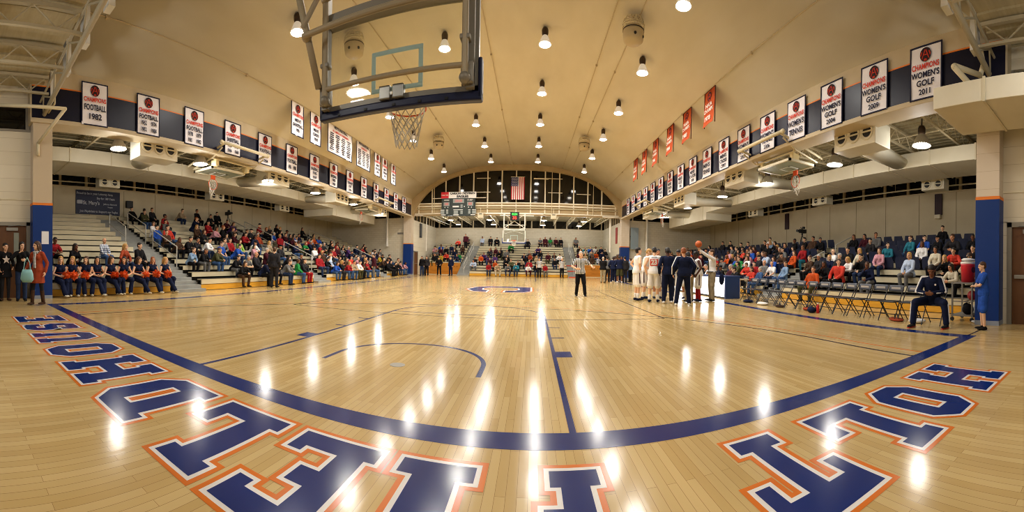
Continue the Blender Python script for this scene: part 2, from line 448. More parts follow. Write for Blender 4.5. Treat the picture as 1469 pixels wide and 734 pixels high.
SIT0 = dict(pel=(0, 0, .105))
def sitfeet(y=.40, w=.12, hx=0.15, z=-.35): return dict(fR=((w, y, z), (hx, 1, 1), .12), fL=((-w, y, z), (-hx, 1, 1), -.12))
POSES = {
 'upright': lambda f: Pose((0, .02, .105), .06, head=(.1, .05), R=((.09, .34, .14), (.9, -.3, -.5), (-.7, .6, -.2)), L=((-.08, .33, .15), (-.9, -.3, -.5), (.7, .6, -.2)), female=f, **sitfeet()),
 'forward': lambda f: Pose((0, 0, .105), .62, head=(-.15, -.12), R=((.07, .52, .19), (.9, .1, -.6), (-.6, .6, .1)), L=((-.05, .53, .20), (-.9, .1, -.6), (.6, .6, .1)), female=f, **sitfeet(.38, .17, .5)),
 'back': lambda f: Pose((0, .10, .10), -.20, head=(.25, .12), R=((.17, .27, .13), (1, -.6, 0), (-.3, 1, -.3)), L=((-.17, .27, .13), (-1, -.6, 0), (.3, 1, -.3)), female=f, **sitfeet(.48, .20, .6)),
 'chin': lambda f: Pose((0, 0, .105), .45, head=(.2, -.15), R=((.05, .37, .46), (.6, .6, -1), (-.2, -.2, 1)), L=((-.06, .36, .16), (-.9, -.2, -.5), (.8, .5, 0)), female=f, **sitfeet(.37, .13, .3)),
 'crossed': lambda f: Pose((0, 0, .105), .10, head=(-.3, .0), R=((-.06, .20, .34), (.9, .2, -.6), (-1, .1, .1)), L=((.06, .22, .32), (-.9, .2, -.6), (1, .1, .1)), female=f, **sitfeet(.42, .11)),
 'turned': lambda f: Pose((0, 0, .105), .15, twist=.35, head=(.45, .0), R=((.15, .35, .14), (.9, -.3, -.3), (-.3, 1, -.3)), L=((-.13, .30, .15), (-.9, -.3, -.3), (.3, 1, -.3)), female=f, **sitfeet(.39, .13)),
 'clap': lambda f: Pose((0, 0, .105), .15, head=(-.1, -.05), R=((.04, .33, .33), (1, -.2, -.6), (-.2, .5, .8)), L=((-.04, .33, .33), (-1, -.2, -.6), (.2, .5, .8)), female=f, **sitfeet()),
 'stand': lambda f: Pose((0, 0, .95), .03, head=(.1, .05), female=f, fR=((.11, .02, .08), (.1, 1, 0), .2), fL=((-.11, -.02, .08), (-.1, 1, 0), -.2)),
 'armsfolded': lambda f: Pose((0, 0, .95), .0, head=(-.2, .05), R=((-.07, .19, 1.20), (.9, .1, -.6), (-1, .1, .1)), L=((.07, .21, 1.17), (-.9, .1, -.6), (1, .1, .1)), female=f),
 'lookdown': lambda f: Pose((0, 0, .95), .16, head=(.0, .40), R=((.20, .22, .98), (.7, -.8, 0)), L=((-.20, .22, .98), (-.7, -.8, 0)), female=f, fR=((.15, -.03, .08), (.1, 1, 0), .2), fL=((-.15, -.03, .08), (-.1, 1, 0), -.2)),
}
CACHE = {}
def bulky(p):
    p.fat, p.cg = (1.08, .022) if p.female else (1.16, .027); return p
def pget(pose, female, what, *a):
    k = (pose, female, what) + a
    if k in CACHE: return CACHE[k]
    pk = ('pose', pose, female)
    if pk not in CACHE: CACHE[pk] = bulky(POSES[pose](female))
    p = CACHE[pk]
    CACHE[k] = {'body': p.body, 'top': p.top, 'bottom': p.bottom, 'shoe': p.shoe, 'hair': p.hair}[what](*a)
    return CACHE[k]
def slot(o, mats):
    me = o.data
    while len(me.materials) < len(mats): me.materials.append(mats[len(me.materials)])
    for i, m in enumerate(mats):
        if me.materials[i] is not m:
            o.material_slots[i].link = 'OBJECT'; o.material_slots[i].material = m
def raw(name, me, mats, parent=None):
    o = bpy.data.objects.new(name, me); COL.objects.link(o); slot(o, mats)
    if parent: o.parent = parent
    return o
def person(pose, loc, rotz, label, group, top='navy', legs='darkdenim', hair='dark', style='short', skin=0, female=False, sleeve='long', bottom='trousers', shoes='black', scale=1., cat='person', hem=-.12, shirt='shirt', pants=None, lod=None):
    o = raw('person', pget(pose, female, 'body'), [SKINS[skin], M_EYE, M_LIP])
    o.location = loc; o.rotation_euler = (0, 0, rotz); o.scale = (scale,) * 3
    tag(o, label, cat, group)
    raw(shirt, pget(pose, female, 'top', sleeve, hem), [CLOTH[top]], o)
    raw(pants or bottom, pget(pose, female, 'bottom', bottom), [CLOTH[legs]], o)
    if style: raw('cap' if style == 'cap' else 'hair', pget(pose, female, 'hair', style), [CLOTH[hair] if style == 'cap' else HAIRC[hair]], o)
    for k in (1, -1): raw('shoe', pget(pose, female, 'shoe', k), [CLOTH[shoes]], o)
    return o
# ------------------------------------------------------------------ the setting
XL, XR = -10.6, 7.67             # inner faces of the two arcades
YN, YF = 2.60, 31.35             # near / far end of the vault
WL, WR = -19.0, 16.5             # rear walls of the side bays
FB = 40.2                        # rear wall of the far bay
def vz(x):
    t = min(abs(x + 1.467) / 9.2, 1.)
    return 6.7 + 2.87 * (1 - t ** 2.7)
M_FLOOR = brick('maple_floor', 'd8bb82', 'c7a76b', '957545', .95, .058, .0012, (0, 0, PI / 2), .15, 0, (1.1, (1.2, .35, 1), .84), spec=.5)
n_, l_, b_ = nodes(M_FLOOR)
tc_ = n_.new('ShaderNodeTexCoord'); mp_ = n_.new('ShaderNodeMapping'); mp_.inputs['Scale'].default_value = (16, 1.1, 1)
nz_ = n_.new('ShaderNodeTexNoise'); nz_.inputs['Scale'].default_value = 1.; nz_.inputs['Detail'].default_value = 2
bp_ = n_.new('ShaderNodeBump'); bp_.inputs['Strength'].default_value = .05; bp_.inputs['Distance'].default_value = .01
l_.new(tc_.outputs['Object'], mp_.inputs['Vector']); l_.new(mp_.outputs['Vector'], nz_.inputs['Vector']); l_.new(nz_.outputs['Fac'], bp_.inputs['Height']); l_.new(bp_.outputs['Normal'], b_.inputs['Normal'])
M_LINE_N = mat('navy_court_paint', '09276a', .16, spec=.35)
M_LINE_K = mat('dark_court_line', '2a2530', .2)
M_LINE_O = mat('orange_court_paint', 'd8701e', .18)
M_LINE_W = mat('white_court_paint', 'e6e2dc', .18)
M_VAULT = noisy('vault_plaster', 'dbd2bb', 'd2c8af', 1.2, .7, 6, (1, .4, 1))
M_WALL = brick('cream_block', 'd8cfb9', 'd2c8b0', 'bdb197', .4, .2, .006, (PI / 2, 0, 0), .55, .25)
M_WALLX = brick('cream_block_side', 'd8cfb9', 'd2c8b0', 'bdb197', .4, .2, .006, (PI / 2, 0, PI / 2), .55, .25)
M_COLUMN = brick('column_block', 'd6c8b4', 'd0c1ab', 'c2b196', .4, .2, .005, (PI / 2, 0, PI / 2), .5, .2)
M_PANEL = noisy('rear_wall_panel', 'c9bd9f', 'bfb294', 1.0, .6)
M_TAN = noisy('tan_beam_paint', 'c8b899', 'bdac8c', 1.5, .6)
M_ARCH = noisy('shaded_tan_arch', 'b39d76', 'a8926b', 1.5, .6)  # tan paint darkened, shade of the far arch put into the colour
M_NAVYB = noisy('navy_fascia', '17182e', '121326', .8, .34, spec=.3)
M_JOIST = mat('taupe_joist', 'a89c80', .6)
M_DECK = noisy('metal_deck', 'b3a684', 'a79a78', 2, .6, stretch=(1, 8, 1))
M_WOODDOOR = noisy('stained_oak_door', '6a4526', '5a381e', 3, .45, 6, (3, 3, .4))

def flat(mb, x0, y0, x1, y1, z=.001): mb.box((x0, y0, -.004), (x1, y1, z))
mb = MB(); mb.box((-20, -3.2, -.12), (17.5, 41, 0)); floor = mb.build('floor', M_FLOOR, kind='structure')
def paint(name, mb, m, z=0): return mb.build(name, m, floor)
def arcstrip(mb, c, r0, r1, a0, a1, n=48, z=.001):
    P = [(c[0] + r1 * math.cos(a0 + (a1 - a0) * i / n), c[1] + r1 * math.sin(a0 + (a1 - a0) * i / n)) for i in range(n + 1)]
    Q = [(c[0] + r0 * math.cos(a0 + (a1 - a0) * i / n), c[1] + r0 * math.sin(a0 + (a1 - a0) * i / n)) for i in range(n + 1)]
    up = [[mb.bm.verts.new((p[0], p[1], z)) for p in P], [mb.bm.verts.new((q[0], q[1], z)) for q in Q]]
    for i in range(n):
        f = mb.bm.faces.new((up[0][i], up[0][i + 1], up[1][i + 1], up[1][i])); f.material_index = mb.mi
LX, RX, YE = CX - 7.62, CX + 7.62, YB + 28.65
mb = MB(); flat(mb, LX - .24, YB - .24, RX + .24, YB); paint('baseline_marking', mb, M_LINE_N)
mb = MB(); flat(mb, LX - .24, YE, RX + .24, YE + .24); paint('baseline_marking', mb, M_LINE_N)
mb = MB(); flat(mb, LX - .24, YB, LX, YE); paint('sideline_marking', mb, M_LINE_N)
mb = MB(); flat(mb, RX, YB, RX + .24, YE); paint('sideline_marking', mb, M_LINE_N)
mb = MB(); flat(mb, LX, 16.93, RX, 16.98); paint('halfway_line', mb, M_LINE_N)
mb = MB(); flat(mb, RX + .22, YB - .1, RX + .85, YB - .06); paint('floor_line', mb, M_LINE_K)
for sgn, y0 in ((1, YB), (-1, YE)):
    Y = lambda d: y0 + sgn * d
    a = 0 if sgn > 0 else PI
    mb = MB()
    for k in (1, -1): flat(mb, CX + k * 1.829, min(Y(0), Y(5.79)), CX + k * 1.779, max(Y(0), Y(5.79)))
    flat(mb, CX - 1.829, min(Y(5.74), Y(5.79)), CX + 1.829, max(Y(5.74), Y(5.79)), .0012)
    for k in (1, -1):
        flat(mb, CX + k * 1.829, min(Y(2.134), Y(2.438)), CX + k * 2.04, max(Y(2.134), Y(2.438)), .0012)
        for d in (3.353, 4.318, 5.283): flat(mb, CX + k * 1.829, min(Y(d), Y(d + .05)), CX + k * 2.04, max(Y(d), Y(d + .05)), .0012)
    paint('key_marking', mb, M_LINE_N)
    mb = MB(); arcstrip(mb, (CX, Y(5.79)), 1.78, 1.829, a, a + PI); paint('free_throw_circle', mb, M_LINE_N)
    mb = MB(); arcstrip(mb, (CX, Y(1.6)), .914, .97, a, a + PI, 40)
    for k in (1, -1): flat(mb, CX + k * .914, min(Y(1.22), Y(1.6)), CX + k * .97, max(Y(1.22), Y(1.6)))
    paint('restricted_arc', mb, M_LINE_N)
    for r, m, w in ((5.98, M_LINE_K, .05), (6.25, M_LINE_O, .035)):
        mb = MB(); arcstrip(mb, (CX, Y(1.6)), r - w, r, a, a + PI, 90)
        for k in (1, -1): flat(mb, CX + k * (r - w), min(Y(0), Y(1.6)), CX + k * r, max(Y(0), Y(1.6)))
        paint('three_point_line', mb, m)
mb = MB(); arcstrip(mb, (CX, 16.95), 1.79, 1.829, 0, 2 * PI, 72); paint('centre_circle', mb, M_LINE_N)
mb = MB()
for k in (1, -1): flat(mb, CX + k * 4.48, 7.93, CX + k * 4.52, 25.97)
for y in (7.93, 13.95, 19.95, 25.93): flat(mb, CX - 4.5, y, CX + 4.5, y + .04)
paint('volleyball_line', mb, M_LINE_K)

# painted block letters, read from the court side: unit outlines (x to the reader's right, y up)
def LET(ch):
    s = .30
    if ch == 'H': return [[(0, 0), (.40, 0), (.40, .17), (.34, .17), (.34, .40), (.66, .40), (.66, .17), (.60, .17), (.60, 0), (1, 0), (1, .17), (.93, .17), (.93, .83), (1, .83), (1, 1), (.60, 1), (.60, .83), (.66, .83), (.66, .60), (.34, .60), (.34, .83), (.40, .83), (.40, 1), (0, 1), (0, .83), (.07, .83), (.07, .17), (0, .17)]]
    if ch == 'O': return [[(.25, 0), (.75, 0), (1, .2), (1, .8), (.75, 1), (.25, 1), (0, .8), (0, .2)], [(.34, .24), (.34, .76), (.66, .76), (.66, .24)]]
    if ch == 'L': return [[(0, 0), (1, 0), (1, .42), (.78, .42), (.78, .2), (.46, .2), (.46, .83), (.58, .83), (.58, 1), (0, 1), (0, .83), (.12, .83), (.12, .17), (0, .17)]]
    if ch == 'T': return [[(.24, 0), (.76, 0), (.76, .17), (.62, .17), (.62, .76), (.84, .76), (.84, .56), (1, .56), (1, 1), (0, 1), (0, .56), (.16, .56), (.16, .76), (.38, .76), (.38, .17), (.24, .17)]]
    if ch == 'F': return [[(0, 0), (.56, 0), (.56, .17), (.44, .17), (.44, .36), (.64, .36), (.64, .54), (.44, .54), (.44, .8), (.82, .8), (.82, .71), (1, .71), (1, 1), (0, 1), (0, .83), (.12, .83), (.12, .17), (0, .17)]]
    if ch == 'E': return [[(0, 0), (1, 0), (1, .27), (.82, .27), (.82, .19), (.42, .19), (.42, .41), (.64, .41), (.64, .59), (.42, .59), (.42, .81), (.82, .81), (.82, .73), (1, .73), (1, 1), (0, 1), (0, .83), (.12, .83), (.12, .17), (0, .17)]]
    if ch == 'I': return [[(0, 0), (1, 0), (1, .17), (.78, .17), (.78, .83), (1, .83), (1, 1), (0, 1), (0, .83), (.22, .83), (.22, .17), (0, .17)]]
    if ch == 'D': return [[(0, 0), (.76, 0), (1, .2), (1, .8), (.76, 1), (0, 1), (0, .83), (.12, .83), (.12, .17), (0, .17)], [(.44, .22), (.44, .78), (.64, .78), (.64, .22)]]
    if ch == 'U': return [[(.26, 0), (.74, 0), (.92, .2), (.93, .83), (1, .83), (1, 1), (.60, 1), (.60, .83), (.65, .83), (.65, .26), (.35, .26), (.35, .83), (.40, .83), (.40, 1), (0, 1), (0, .83), (.08, .83), (.08, .2)]]
    if ch == 'S': return [[(.22, 0), (.80, 0), (1, .18), (1, .44), (.80, .60), (.36, .63), (.36, .78), (.64, .78), (.64, .68), (.96, .68), (.96, 1), (.80, .95), (.74, 1), (.20, 1), (0, .82), (0, .56), (.20, .40), (.64, .37), (.64, .22), (.36, .22), (.36, .34), (.04, .34), (.04, 0), (.16, .05)]]
def offset(poly, d):
    n = len(poly); out = []
    for i in range(n):
        p0, p1, p2 = V(poly[i - 1]), V(poly[i]), V(poly[(i + 1) % n])
        a = (p1 - p0).normalized(); b = (p2 - p1).normalized()
        na, nb = V((a.y, -a.x)), V((b.y, -b.x))
        m = na + nb; k = 1 + na.dot(nb)
        out.append(p1 + m * (d / max(k, .35)))
    return out
from mathutils.geometry import tessellate_polygon
def fill(mb, loops, z):
    flatv = [p for lp in loops for p in lp]
    tr = tessellate_polygon([[V((p[0], p[1], 0)) for p in lp] for lp in loops])
    vs = [mb.bm.verts.new((p[0], p[1], z)) for p in flatv]
    for t in tr:
        try:
            f = mb.bm.faces.new([vs[i] for i in t])
            if f.normal.z < 0: pass
        except ValueError: pass
def shoe_layers(name, loops, mats=(M_LINE_O, M_LINE_W, M_LINE_N), offs=(.064, .030, 0.)):
    """outlined floor lettering: navy on white on orange, one part with a sub-part per colour"""
    root = None
    for i, (m, d) in enumerate(zip(mats, offs)):
        mb = MB(); fill(mb, [offset(lp, d) for lp in loops], .0012 + .0004 * i)
        o = mb.build(name if i == 0 else ('white_outline', 'navy_fill')[i - 1], m, floor if i == 0 else root)
        if i == 0: root = o
    return root
WORD = [('H', 3.50, 4.24), ('O', 2.71, 3.28), ('L', 1.93, 2.58), ('T', 1.12, 1.80), ('F', -.13, .43), ('I', -.78, -.27), ('E', -1.50, -.86), ('L', -2.28, -1.60), ('D', -3.12, -2.40), ('H', -4.10, -3.28), ('O', -4.86, -4.27), ('U', -5.76, -5.05), ('S', -6.55, -5.95), ('E', -7.46, -6.76)]
for ch, x0, x1 in WORD:
    w, h = x1 - x0 - .06, .93
    loops = [[(x1 - .03 - p[0] * w, 2.145 - p[1] * h) for p in lp] for lp in LET(ch)]
    shoe_layers('painted_letter', loops)
# centre court mark: an open blue ring, gap on the near side, square tail
C0 = (CX + .02, 17.0)
ring = [(-.45, -1.45), (-1.0, -1.25), (-1.42, -.3), (-1.2, 1.0), (-.7, 1.45), (.8, 1.45), (1.42, 1.2), (1.42, -.9), (1.1, -1.4), (.35, -1.45), (.35, -.75), (.75, -.7), (.95, -.2), (.9, .55), (.5, .85), (-.5, .85), (-.85, .3), (-.75, -.5), (-.45, -.75)]
shoe_layers('centre_emblem', [[(C0[0] + x, C0[1] + y * 1.22) for x, y in ring]], offs=(-.16, -.09, 0.))

# vault
def profile(x0, x1, n=40): return [x0 + (x1 - x0) * i / n for i in range(n + 1)]
mb = MB(); xs = profile(-10.66, 7.73, 56)
for a, b in zip(xs, xs[1:]):
    q = [(a, YN, vz(a)), (b, YN, vz(b)), (b, YF, vz(b)), (a, YF, vz(a))]
    vs = [mb.bm.verts.new(p) for p in q] + [mb.bm.verts.new((p[0], p[1], p[2] + .15)) for p in q]
    for f in ((0, 1, 2, 3), (7, 6, 5, 4), (0, 4, 5, 1), (3, 2, 6, 7)): mb.bm.faces.new([vs[i] for i in f])
bmesh.ops.remove_doubles(mb.bm, verts=mb.bm.verts, dist=.0005)
vault = mb.build('ceiling', M_VAULT, smooth=False, kind='structure')
for p in vault.data.polygons: p.use_smooth = abs(p.normal.y) < .1
for x in (-9.22, -5.45, -1.76, 2.46, 3.22, 6.22):
    mb = MB(); mb.tube((x, YN, vz(x) - .03), (x, YF, vz(x) - .03), .016, seg=6)
    y = 4.
    while y < 31:
        mb.cbox((x, y, vz(x) - .04), (.07, .05, .09)); y += 5.3
    mb.build('conduit', M_TAN, vault)
# arcade beams with the navy band
for k, x, side in ((-1, XL, 'left'), (1, XR, 'right')):
    mb = MB(); mb.box((x, YN - .4, 5.30), (x + k * .55, YF, 6.75)); mb.box((x - k * .06, YN - .4, 5.18), (x + k * .6, YF, 5.31), .01)
    beam = mb.build('beam_' + side, M_TAN, kind='structure')
    mb = MB(); mb.box((x - k * .012, YN - .35, 5.32), (x, YF - .5, 6.24)); mb.build('navy_band', M_NAVYB, beam)
    mb = MB(); mb.box((x - k * .016, YN - .35, 6.24), (x, YF - .5, 6.275)); mb.build('orange_stripe', M_ORANGE, beam)
# columns
def column(x, y0, y1, k, side):
    mb = MB(); mb.box((x, y0, 0), (x + k * .75, y1, 5.22)); c = mb.build('column_' + side, M_COLUMN, kind='structure')
    mb = MB(); mb.box((x - k * .008, y0 - .008, .10), (x + k * .75, y1 + .008, 2.77)); mb.build('navy_paint', mat('royal_navy_gloss', '0e3274', .4, spec=.3), c)
    mb = MB(); mb.box((x - k * .010, y0 - .010, 2.77), (x + k * .75, y1 + .010, 2.84)); mb.build('orange_stripe', M_ORANGE, c)
    mb = MB(); mb.box((x - k * .012, y0 - .012, 0), (x + k * .75, y1 + .012, .10)); mb.build('baseboard', mat('grey_base', '8f96a2', .5), c)
    return c
column(XL, 2.29, 2.88, -1, 'left_near'); column(XR, 2.37, 2.91, 1, 'right_near')
column(XL, 31.05, 31.65, -1, 'left_far'); column(XR, 31.05, 31.65, 1, 'right_far')
c = bpy.data.objects['column_left_near']
mb = MB(); mb.box((XL + .009, 2.55, 1.62), (XL + .014, 2.77, 2.0)); mb.build('notice_sheet', mat('paper', 'e6e6ea', .8), c)

# far end: arched wall above the opening
def inner(x):
    t = min(abs(x + 1.43) / 8.95, 1.)
    return 5.35 + 3.80 * (1 - t ** 3.0) ** .62
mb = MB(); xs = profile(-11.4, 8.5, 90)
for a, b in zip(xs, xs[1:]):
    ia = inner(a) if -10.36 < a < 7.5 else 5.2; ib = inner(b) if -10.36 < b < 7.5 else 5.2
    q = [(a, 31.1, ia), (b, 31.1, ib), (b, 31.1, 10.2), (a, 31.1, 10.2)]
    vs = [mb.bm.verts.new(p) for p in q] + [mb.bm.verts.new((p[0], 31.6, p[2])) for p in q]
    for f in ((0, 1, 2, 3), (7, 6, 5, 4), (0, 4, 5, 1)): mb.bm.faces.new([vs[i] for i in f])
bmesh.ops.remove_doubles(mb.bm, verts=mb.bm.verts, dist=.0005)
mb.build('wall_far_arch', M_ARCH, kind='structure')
# lunette window
mb = MB(); mb.box((-10.7, 31.50, 6.35), (7.8, 31.53, 9.6)); win = mb.build('window_1', M_DARKGLASS, kind='structure')
M_MULL = mat('cream_mullion', 'e4dac2', .5)
for i in range(15):
    x = -10.05 + i * 1.232
    mb = MB(); mb.box((x - .05, 31.40, 5.45), (x + .05, 31.50, 9.3)); mb.build('mullion', M_MULL, win)
for x0, x1, z in ((-4.85, -3.67, 8.5), (-4.85, -3.67, 7.3), (.05, 2.52, 8.5), (1.3, 2.52, 7.3), (3.75, 4.98, 7.25), (.05, 1.3, 8.45)):
    mb = MB(); mb.box((x0, 31.44, z - .025), (x1, 31.50, z + .025)); mb.build('transom', M_MULL, win)
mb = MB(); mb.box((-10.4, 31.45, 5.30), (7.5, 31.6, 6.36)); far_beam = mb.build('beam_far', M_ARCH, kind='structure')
mb = MB()
for z in (5.47, 6.12, 6.36): mb.box((-10.4, 31.36, z - .05), (7.5, 31.46, z + .05))
mb.build('rail', M_MULL, far_beam)
for x in (-8.75, -8.6, 1.62, 5.2):
    mb = MB(); mb.tube((x, 31.33, 5.4), (x, 31.33, min(inner(x) + .05, 9.2)), .028, seg=8); mb.build('pipe', M_PIPE, far_beam)

mb = MB(); mb.path([(-10.4, 31.2, 5.32), (-9.45, 31.55, 5.32), (-8.8, 39.6, 5.25)], .04); tag(mb.build('fire_pipe', M_WHITE, smooth=True), 'white pipe running back under the far bay ceiling beside the scoreboard', 'pipe')
mb = MB(); mb.tube((-9.5, 32.1, 2.2), (-9.5, 32.1, 5.3), .035, seg=8); tag(mb.build('drop_pipe', M_WHITE), 'thin upright white pipe before the far wall, scoreboard side', 'pipe')
mb = MB(); mb.path([(6.0, 31.2, 5.34), (8.3, 31.0, 5.30), (8.5, 30.9, 5.5)], .04); tag(mb.build('fire_pipe', M_WHITE, smooth=True), 'white pipe crossing the far arch foot above the huddles', 'pipe')
mb = MB(); mb.tube((6.9, 32.0, 2.3), (6.9, 32.0, 5.4), .09, seg=12); tag(mb.build('drain_pipe', M_WHITE), 'thick upright white pipe before the far wall above the visitors huddle', 'pipe')
# side bays
def bay(k, xa, xw, side):
    lo, hi = min(xa + k * .3, xw), max(xa + k * .3, xw)
    mb = MB(); mb.box((lo, 1.9, 6.32), (hi, YF + .6, 6.42))
    for i in range(int((hi - lo) / .3)): mb.box((lo + i * .3, 1.9, 6.27), (lo + i * .3 + .1, YF, 6.33))
    cl = mb.build('ceiling_' + side, M_DECK, kind='structure')
    jm = MB()
    a, b = xa + k * .4, xw
    jm.cbox(((a + b) / 2, 0, 6.22), (abs(b - a), .09, .07)); jm.cbox(((a + b) / 2, 0, 5.72), (abs(b - a), .09, .06))
    n = 12
    for i in range(n):
        x0 = a + (b - a) * i / n; x1 = a + (b - a) * (i + .5) / n; x2 = a + (b - a) * (i + 1) / n
        jm.tube((x0, 0, 6.2), (x1, 0, 5.74), .016, seg=6); jm.tube((x1, 0, 5.74), (x2, 0, 6.2), .016, seg=6)
    me = jm.mesh('joist')
    for i in range(15): place('joist', me, None if me.materials else M_PIPE, cl, loc=(0, 3.3 + i * 1.95, 0))
    bm_ = MB()
    for x in (a + (b - a) * .3, a + (b - a) * .62): bm_.tube((x, 2, 5.72), (x, YF, 5.72), .018, seg=6)
    bm_.build('bridging', M_PIPE, cl)
    # rear wall, clerestory strip, piers
    mb = MB(); mb.box((xw, 1.9, 0), (xw + k * .2, YF + .6, 5.12)); w = mb.build('wall_' + side, M_PANEL, kind='structure')
    for i in range(14):
        y = 3.1 + i * 2.1
        mb = MB(); mb.box((xw - k * .012, y - .012, 2.2), (xw, y + .012, 5.12)); mb.build('panel_joint', mat('joint', '8d8064', .7), w)
    mb = MB(); mb.box((xw + k * .10, 1.9, 5.12), (xw + k * .13, YF + .6, 6.35)); wn = mb.build('window_2' if k < 0 else 'window_3', M_DARKGLASS, kind='structure')
    mb = MB(); mb.box((xw - k * .03, 1.9, 5.05), (xw + k * .2, YF + .6, 5.13)); mb.build('sill', M_TAN, wn)
    for i in range(20):
        y = 2.6 + i * 1.5
        mb = MB(); mb.box((xw, y - .07, 5.12), (xw + k * .1, y + .07, 6.35)); mb.build('mullion', M_TAN, wn)
    # end walls
    mb = MB(); mb.box((xa + k * .5, YF, 0), (xw, YF + .2, 5.15)); mb.box((xa + k * .5, YF, 5.95), (xw, YF + .2, 6.4)); e = mb.build('wall_%s_end' % side, M_WALL, kind='structure')
    mb = MB(); mb.box((xa + k * .5, YF + .12, 5.15), (xw, YF + .15, 5.95)); g = mb.build('window_4' if k < 0 else 'window_5', M_DARKGLASS, kind='structure')
    for i in range(6):
        x = xa + k * (1.1 + i * 1.35)
        mb = MB(); mb.box((x - .06, YF + .02, 5.15), (x + .06, YF + .12, 5.95)); mb.build('mullion', M_TAN, g)
    mb = MB(); mb.cbox((xa + k * 1.15, YF - .02, 3.75), (.55, .03, .16)); mb.build('nameplate', M_GREYPAINT, e)
    mb = MB(); mb.box((xa + k * .76, 1.9, 0), (xw, 2.1, 6.4)); mb.build('wall_%s_front' % side, M_WALL, kind='structure')
    # drain pipe in the corner
    x = xa + k * 2.35
    mb = MB(); mb.tube((x, YF - .25, 2.6), (x, YF - .25, 5.6), .11, seg=12); mb.tube((x, YF - .25, 2.55), (x, YF - .25, 2.62), .14, seg=12); mb.build('drain_pipe', M_WHITE, e)
    # water pipe under the windows
    mb = MB(); mb.tube((xw - k * 1.2, 2.1, 5.08), (xw - k * 1.2, YF - .3, 5.08), .035, seg=8)
    for i in range(9): mb.tube((xw - k * 1.2, 3.5 + i * 3.3, 5.08), (xw - k * 1.2, 3.5 + i * 3.3, 6.3), .012, seg=6)
    tag(mb.build('sprinkler_pipe', M_PIPE), 'long thin cream pipe under the dark windows of the ' + ('cheerleader' if k < 0 else 'folding chair') + ' side bay', 'pipe')
bay(-1, XL, WL, 'left'); bay(1, XR, WR, 'right')

# far bay
mb = MB(); mb.box((-11.4, FB, 0), (8.5, FB + .2, 5.05)); fw = mb.build('wall_far', M_WALL, kind='structure')
mb = MB(); mb.box((-11.4, FB + .1, 5.05), (8.5, FB + .13, 6.1)); fwin = mb.build('window_6', M_DARKGLASS, kind='structure')
for i in range(15):
    x = -10.4 + i * 1.29
    mb = MB(); mb.box((x - .07, FB, 5.05), (x + .07, FB + .1, 5.9)); mb.build('mullion', M_TAN, fwin)
mb = MB(); mb.box((-11.4, FB - .03, 4.99), (8.5, FB + .1, 5.06)); mb.build('sill', M_TAN, fwin)
mb = MB(); mb.box((-11.5, YF, 5.85), (8.6, FB + .2, 5.95)); fc = mb.build('ceiling_far', M_DECK, kind='structure')
jm = MB(); jm.cbox((0, 35.9, 5.80), (.09, 8.4, .07)); jm.cbox((0, 35.9, 5.36), (.08, 8.4, .05))
for i in range(10):
    y = 31.8 + i * .84; jm.tube((0, y, 5.78), (0, y + .42, 5.38), .015, seg=6); jm.tube((0, y + .42, 5.38), (0, y + .84, 5.78), .015, seg=6)
me = jm.mesh('joist')
for i in range(12): place('joist', me, None if me.materials else M_PIPE, fc, loc=(-9.7 + i * 1.5, 0, 0))
for k, x, side in ((-1, -10.75, 'left'), (1, 7.85, 'right')):
    mb = MB(); mb.box((x, 31.6, 0), (x + k * .2, FB, 5.05)); w = mb.build('wall_far_' + side, M_WALLX, kind='structure')
    mb = MB(); mb.box((x + k * .1, 31.6, 5.05), (x + k * .13, FB, 5.9)); g = mb.build('window_7' if k < 0 else 'window_8', M_DARKGLASS, kind='structure')
    for i in range(8):
        y = 32.2 + i * 1.05; mb = MB(); mb.box((x, y - .05, 5.05), (x + k * .1, y + .05, 5.9)); mb.build('mullion', M_TAN, g)
    # door at floor level
    mb = MB(); mb.box((x - k * .03, 32.3, 0), (x, 33.3, 2.1)); d = mb.build('door_3' if k < 0 else 'door_4', M_WOODDOOR, kind='structure')
    mb = MB(); mb.box((x - k * .05, 32.2, 0), (x, 32.3, 2.2)); mb.box((x - k * .05, 33.3, 0), (x, 33.4, 2.2)); mb.box((x - k * .05, 32.2, 2.1), (x, 33.4, 2.2)); mb.build('door_frame', M_GREYPAINT, d)
    mb = MB(); mb.box((x - k * .07, 32.4, 1.0), (x - k * .03, 33.2, 1.07)); mb.build('push_bar', M_STEEL, d)
mb = MB(); mb.box((-10.74, 33.9, 3.55), (-10.66, 34.5, 4.9)); tag(mb.build('wall_cabinet', M_DKGREY), 'tall dark box fixed high on the far wall beyond the blue column', 'box')
mb = MB(); mb.box((7.78, 33.2, 3.2), (7.84, 33.8, 4.7)); bn = mb.build('wall_banner', mat('faded_red_cloth', 'a04540', .8)); tag(bn, 'small faded red pennant hung on the far wall by the visitors huddle', 'banner')

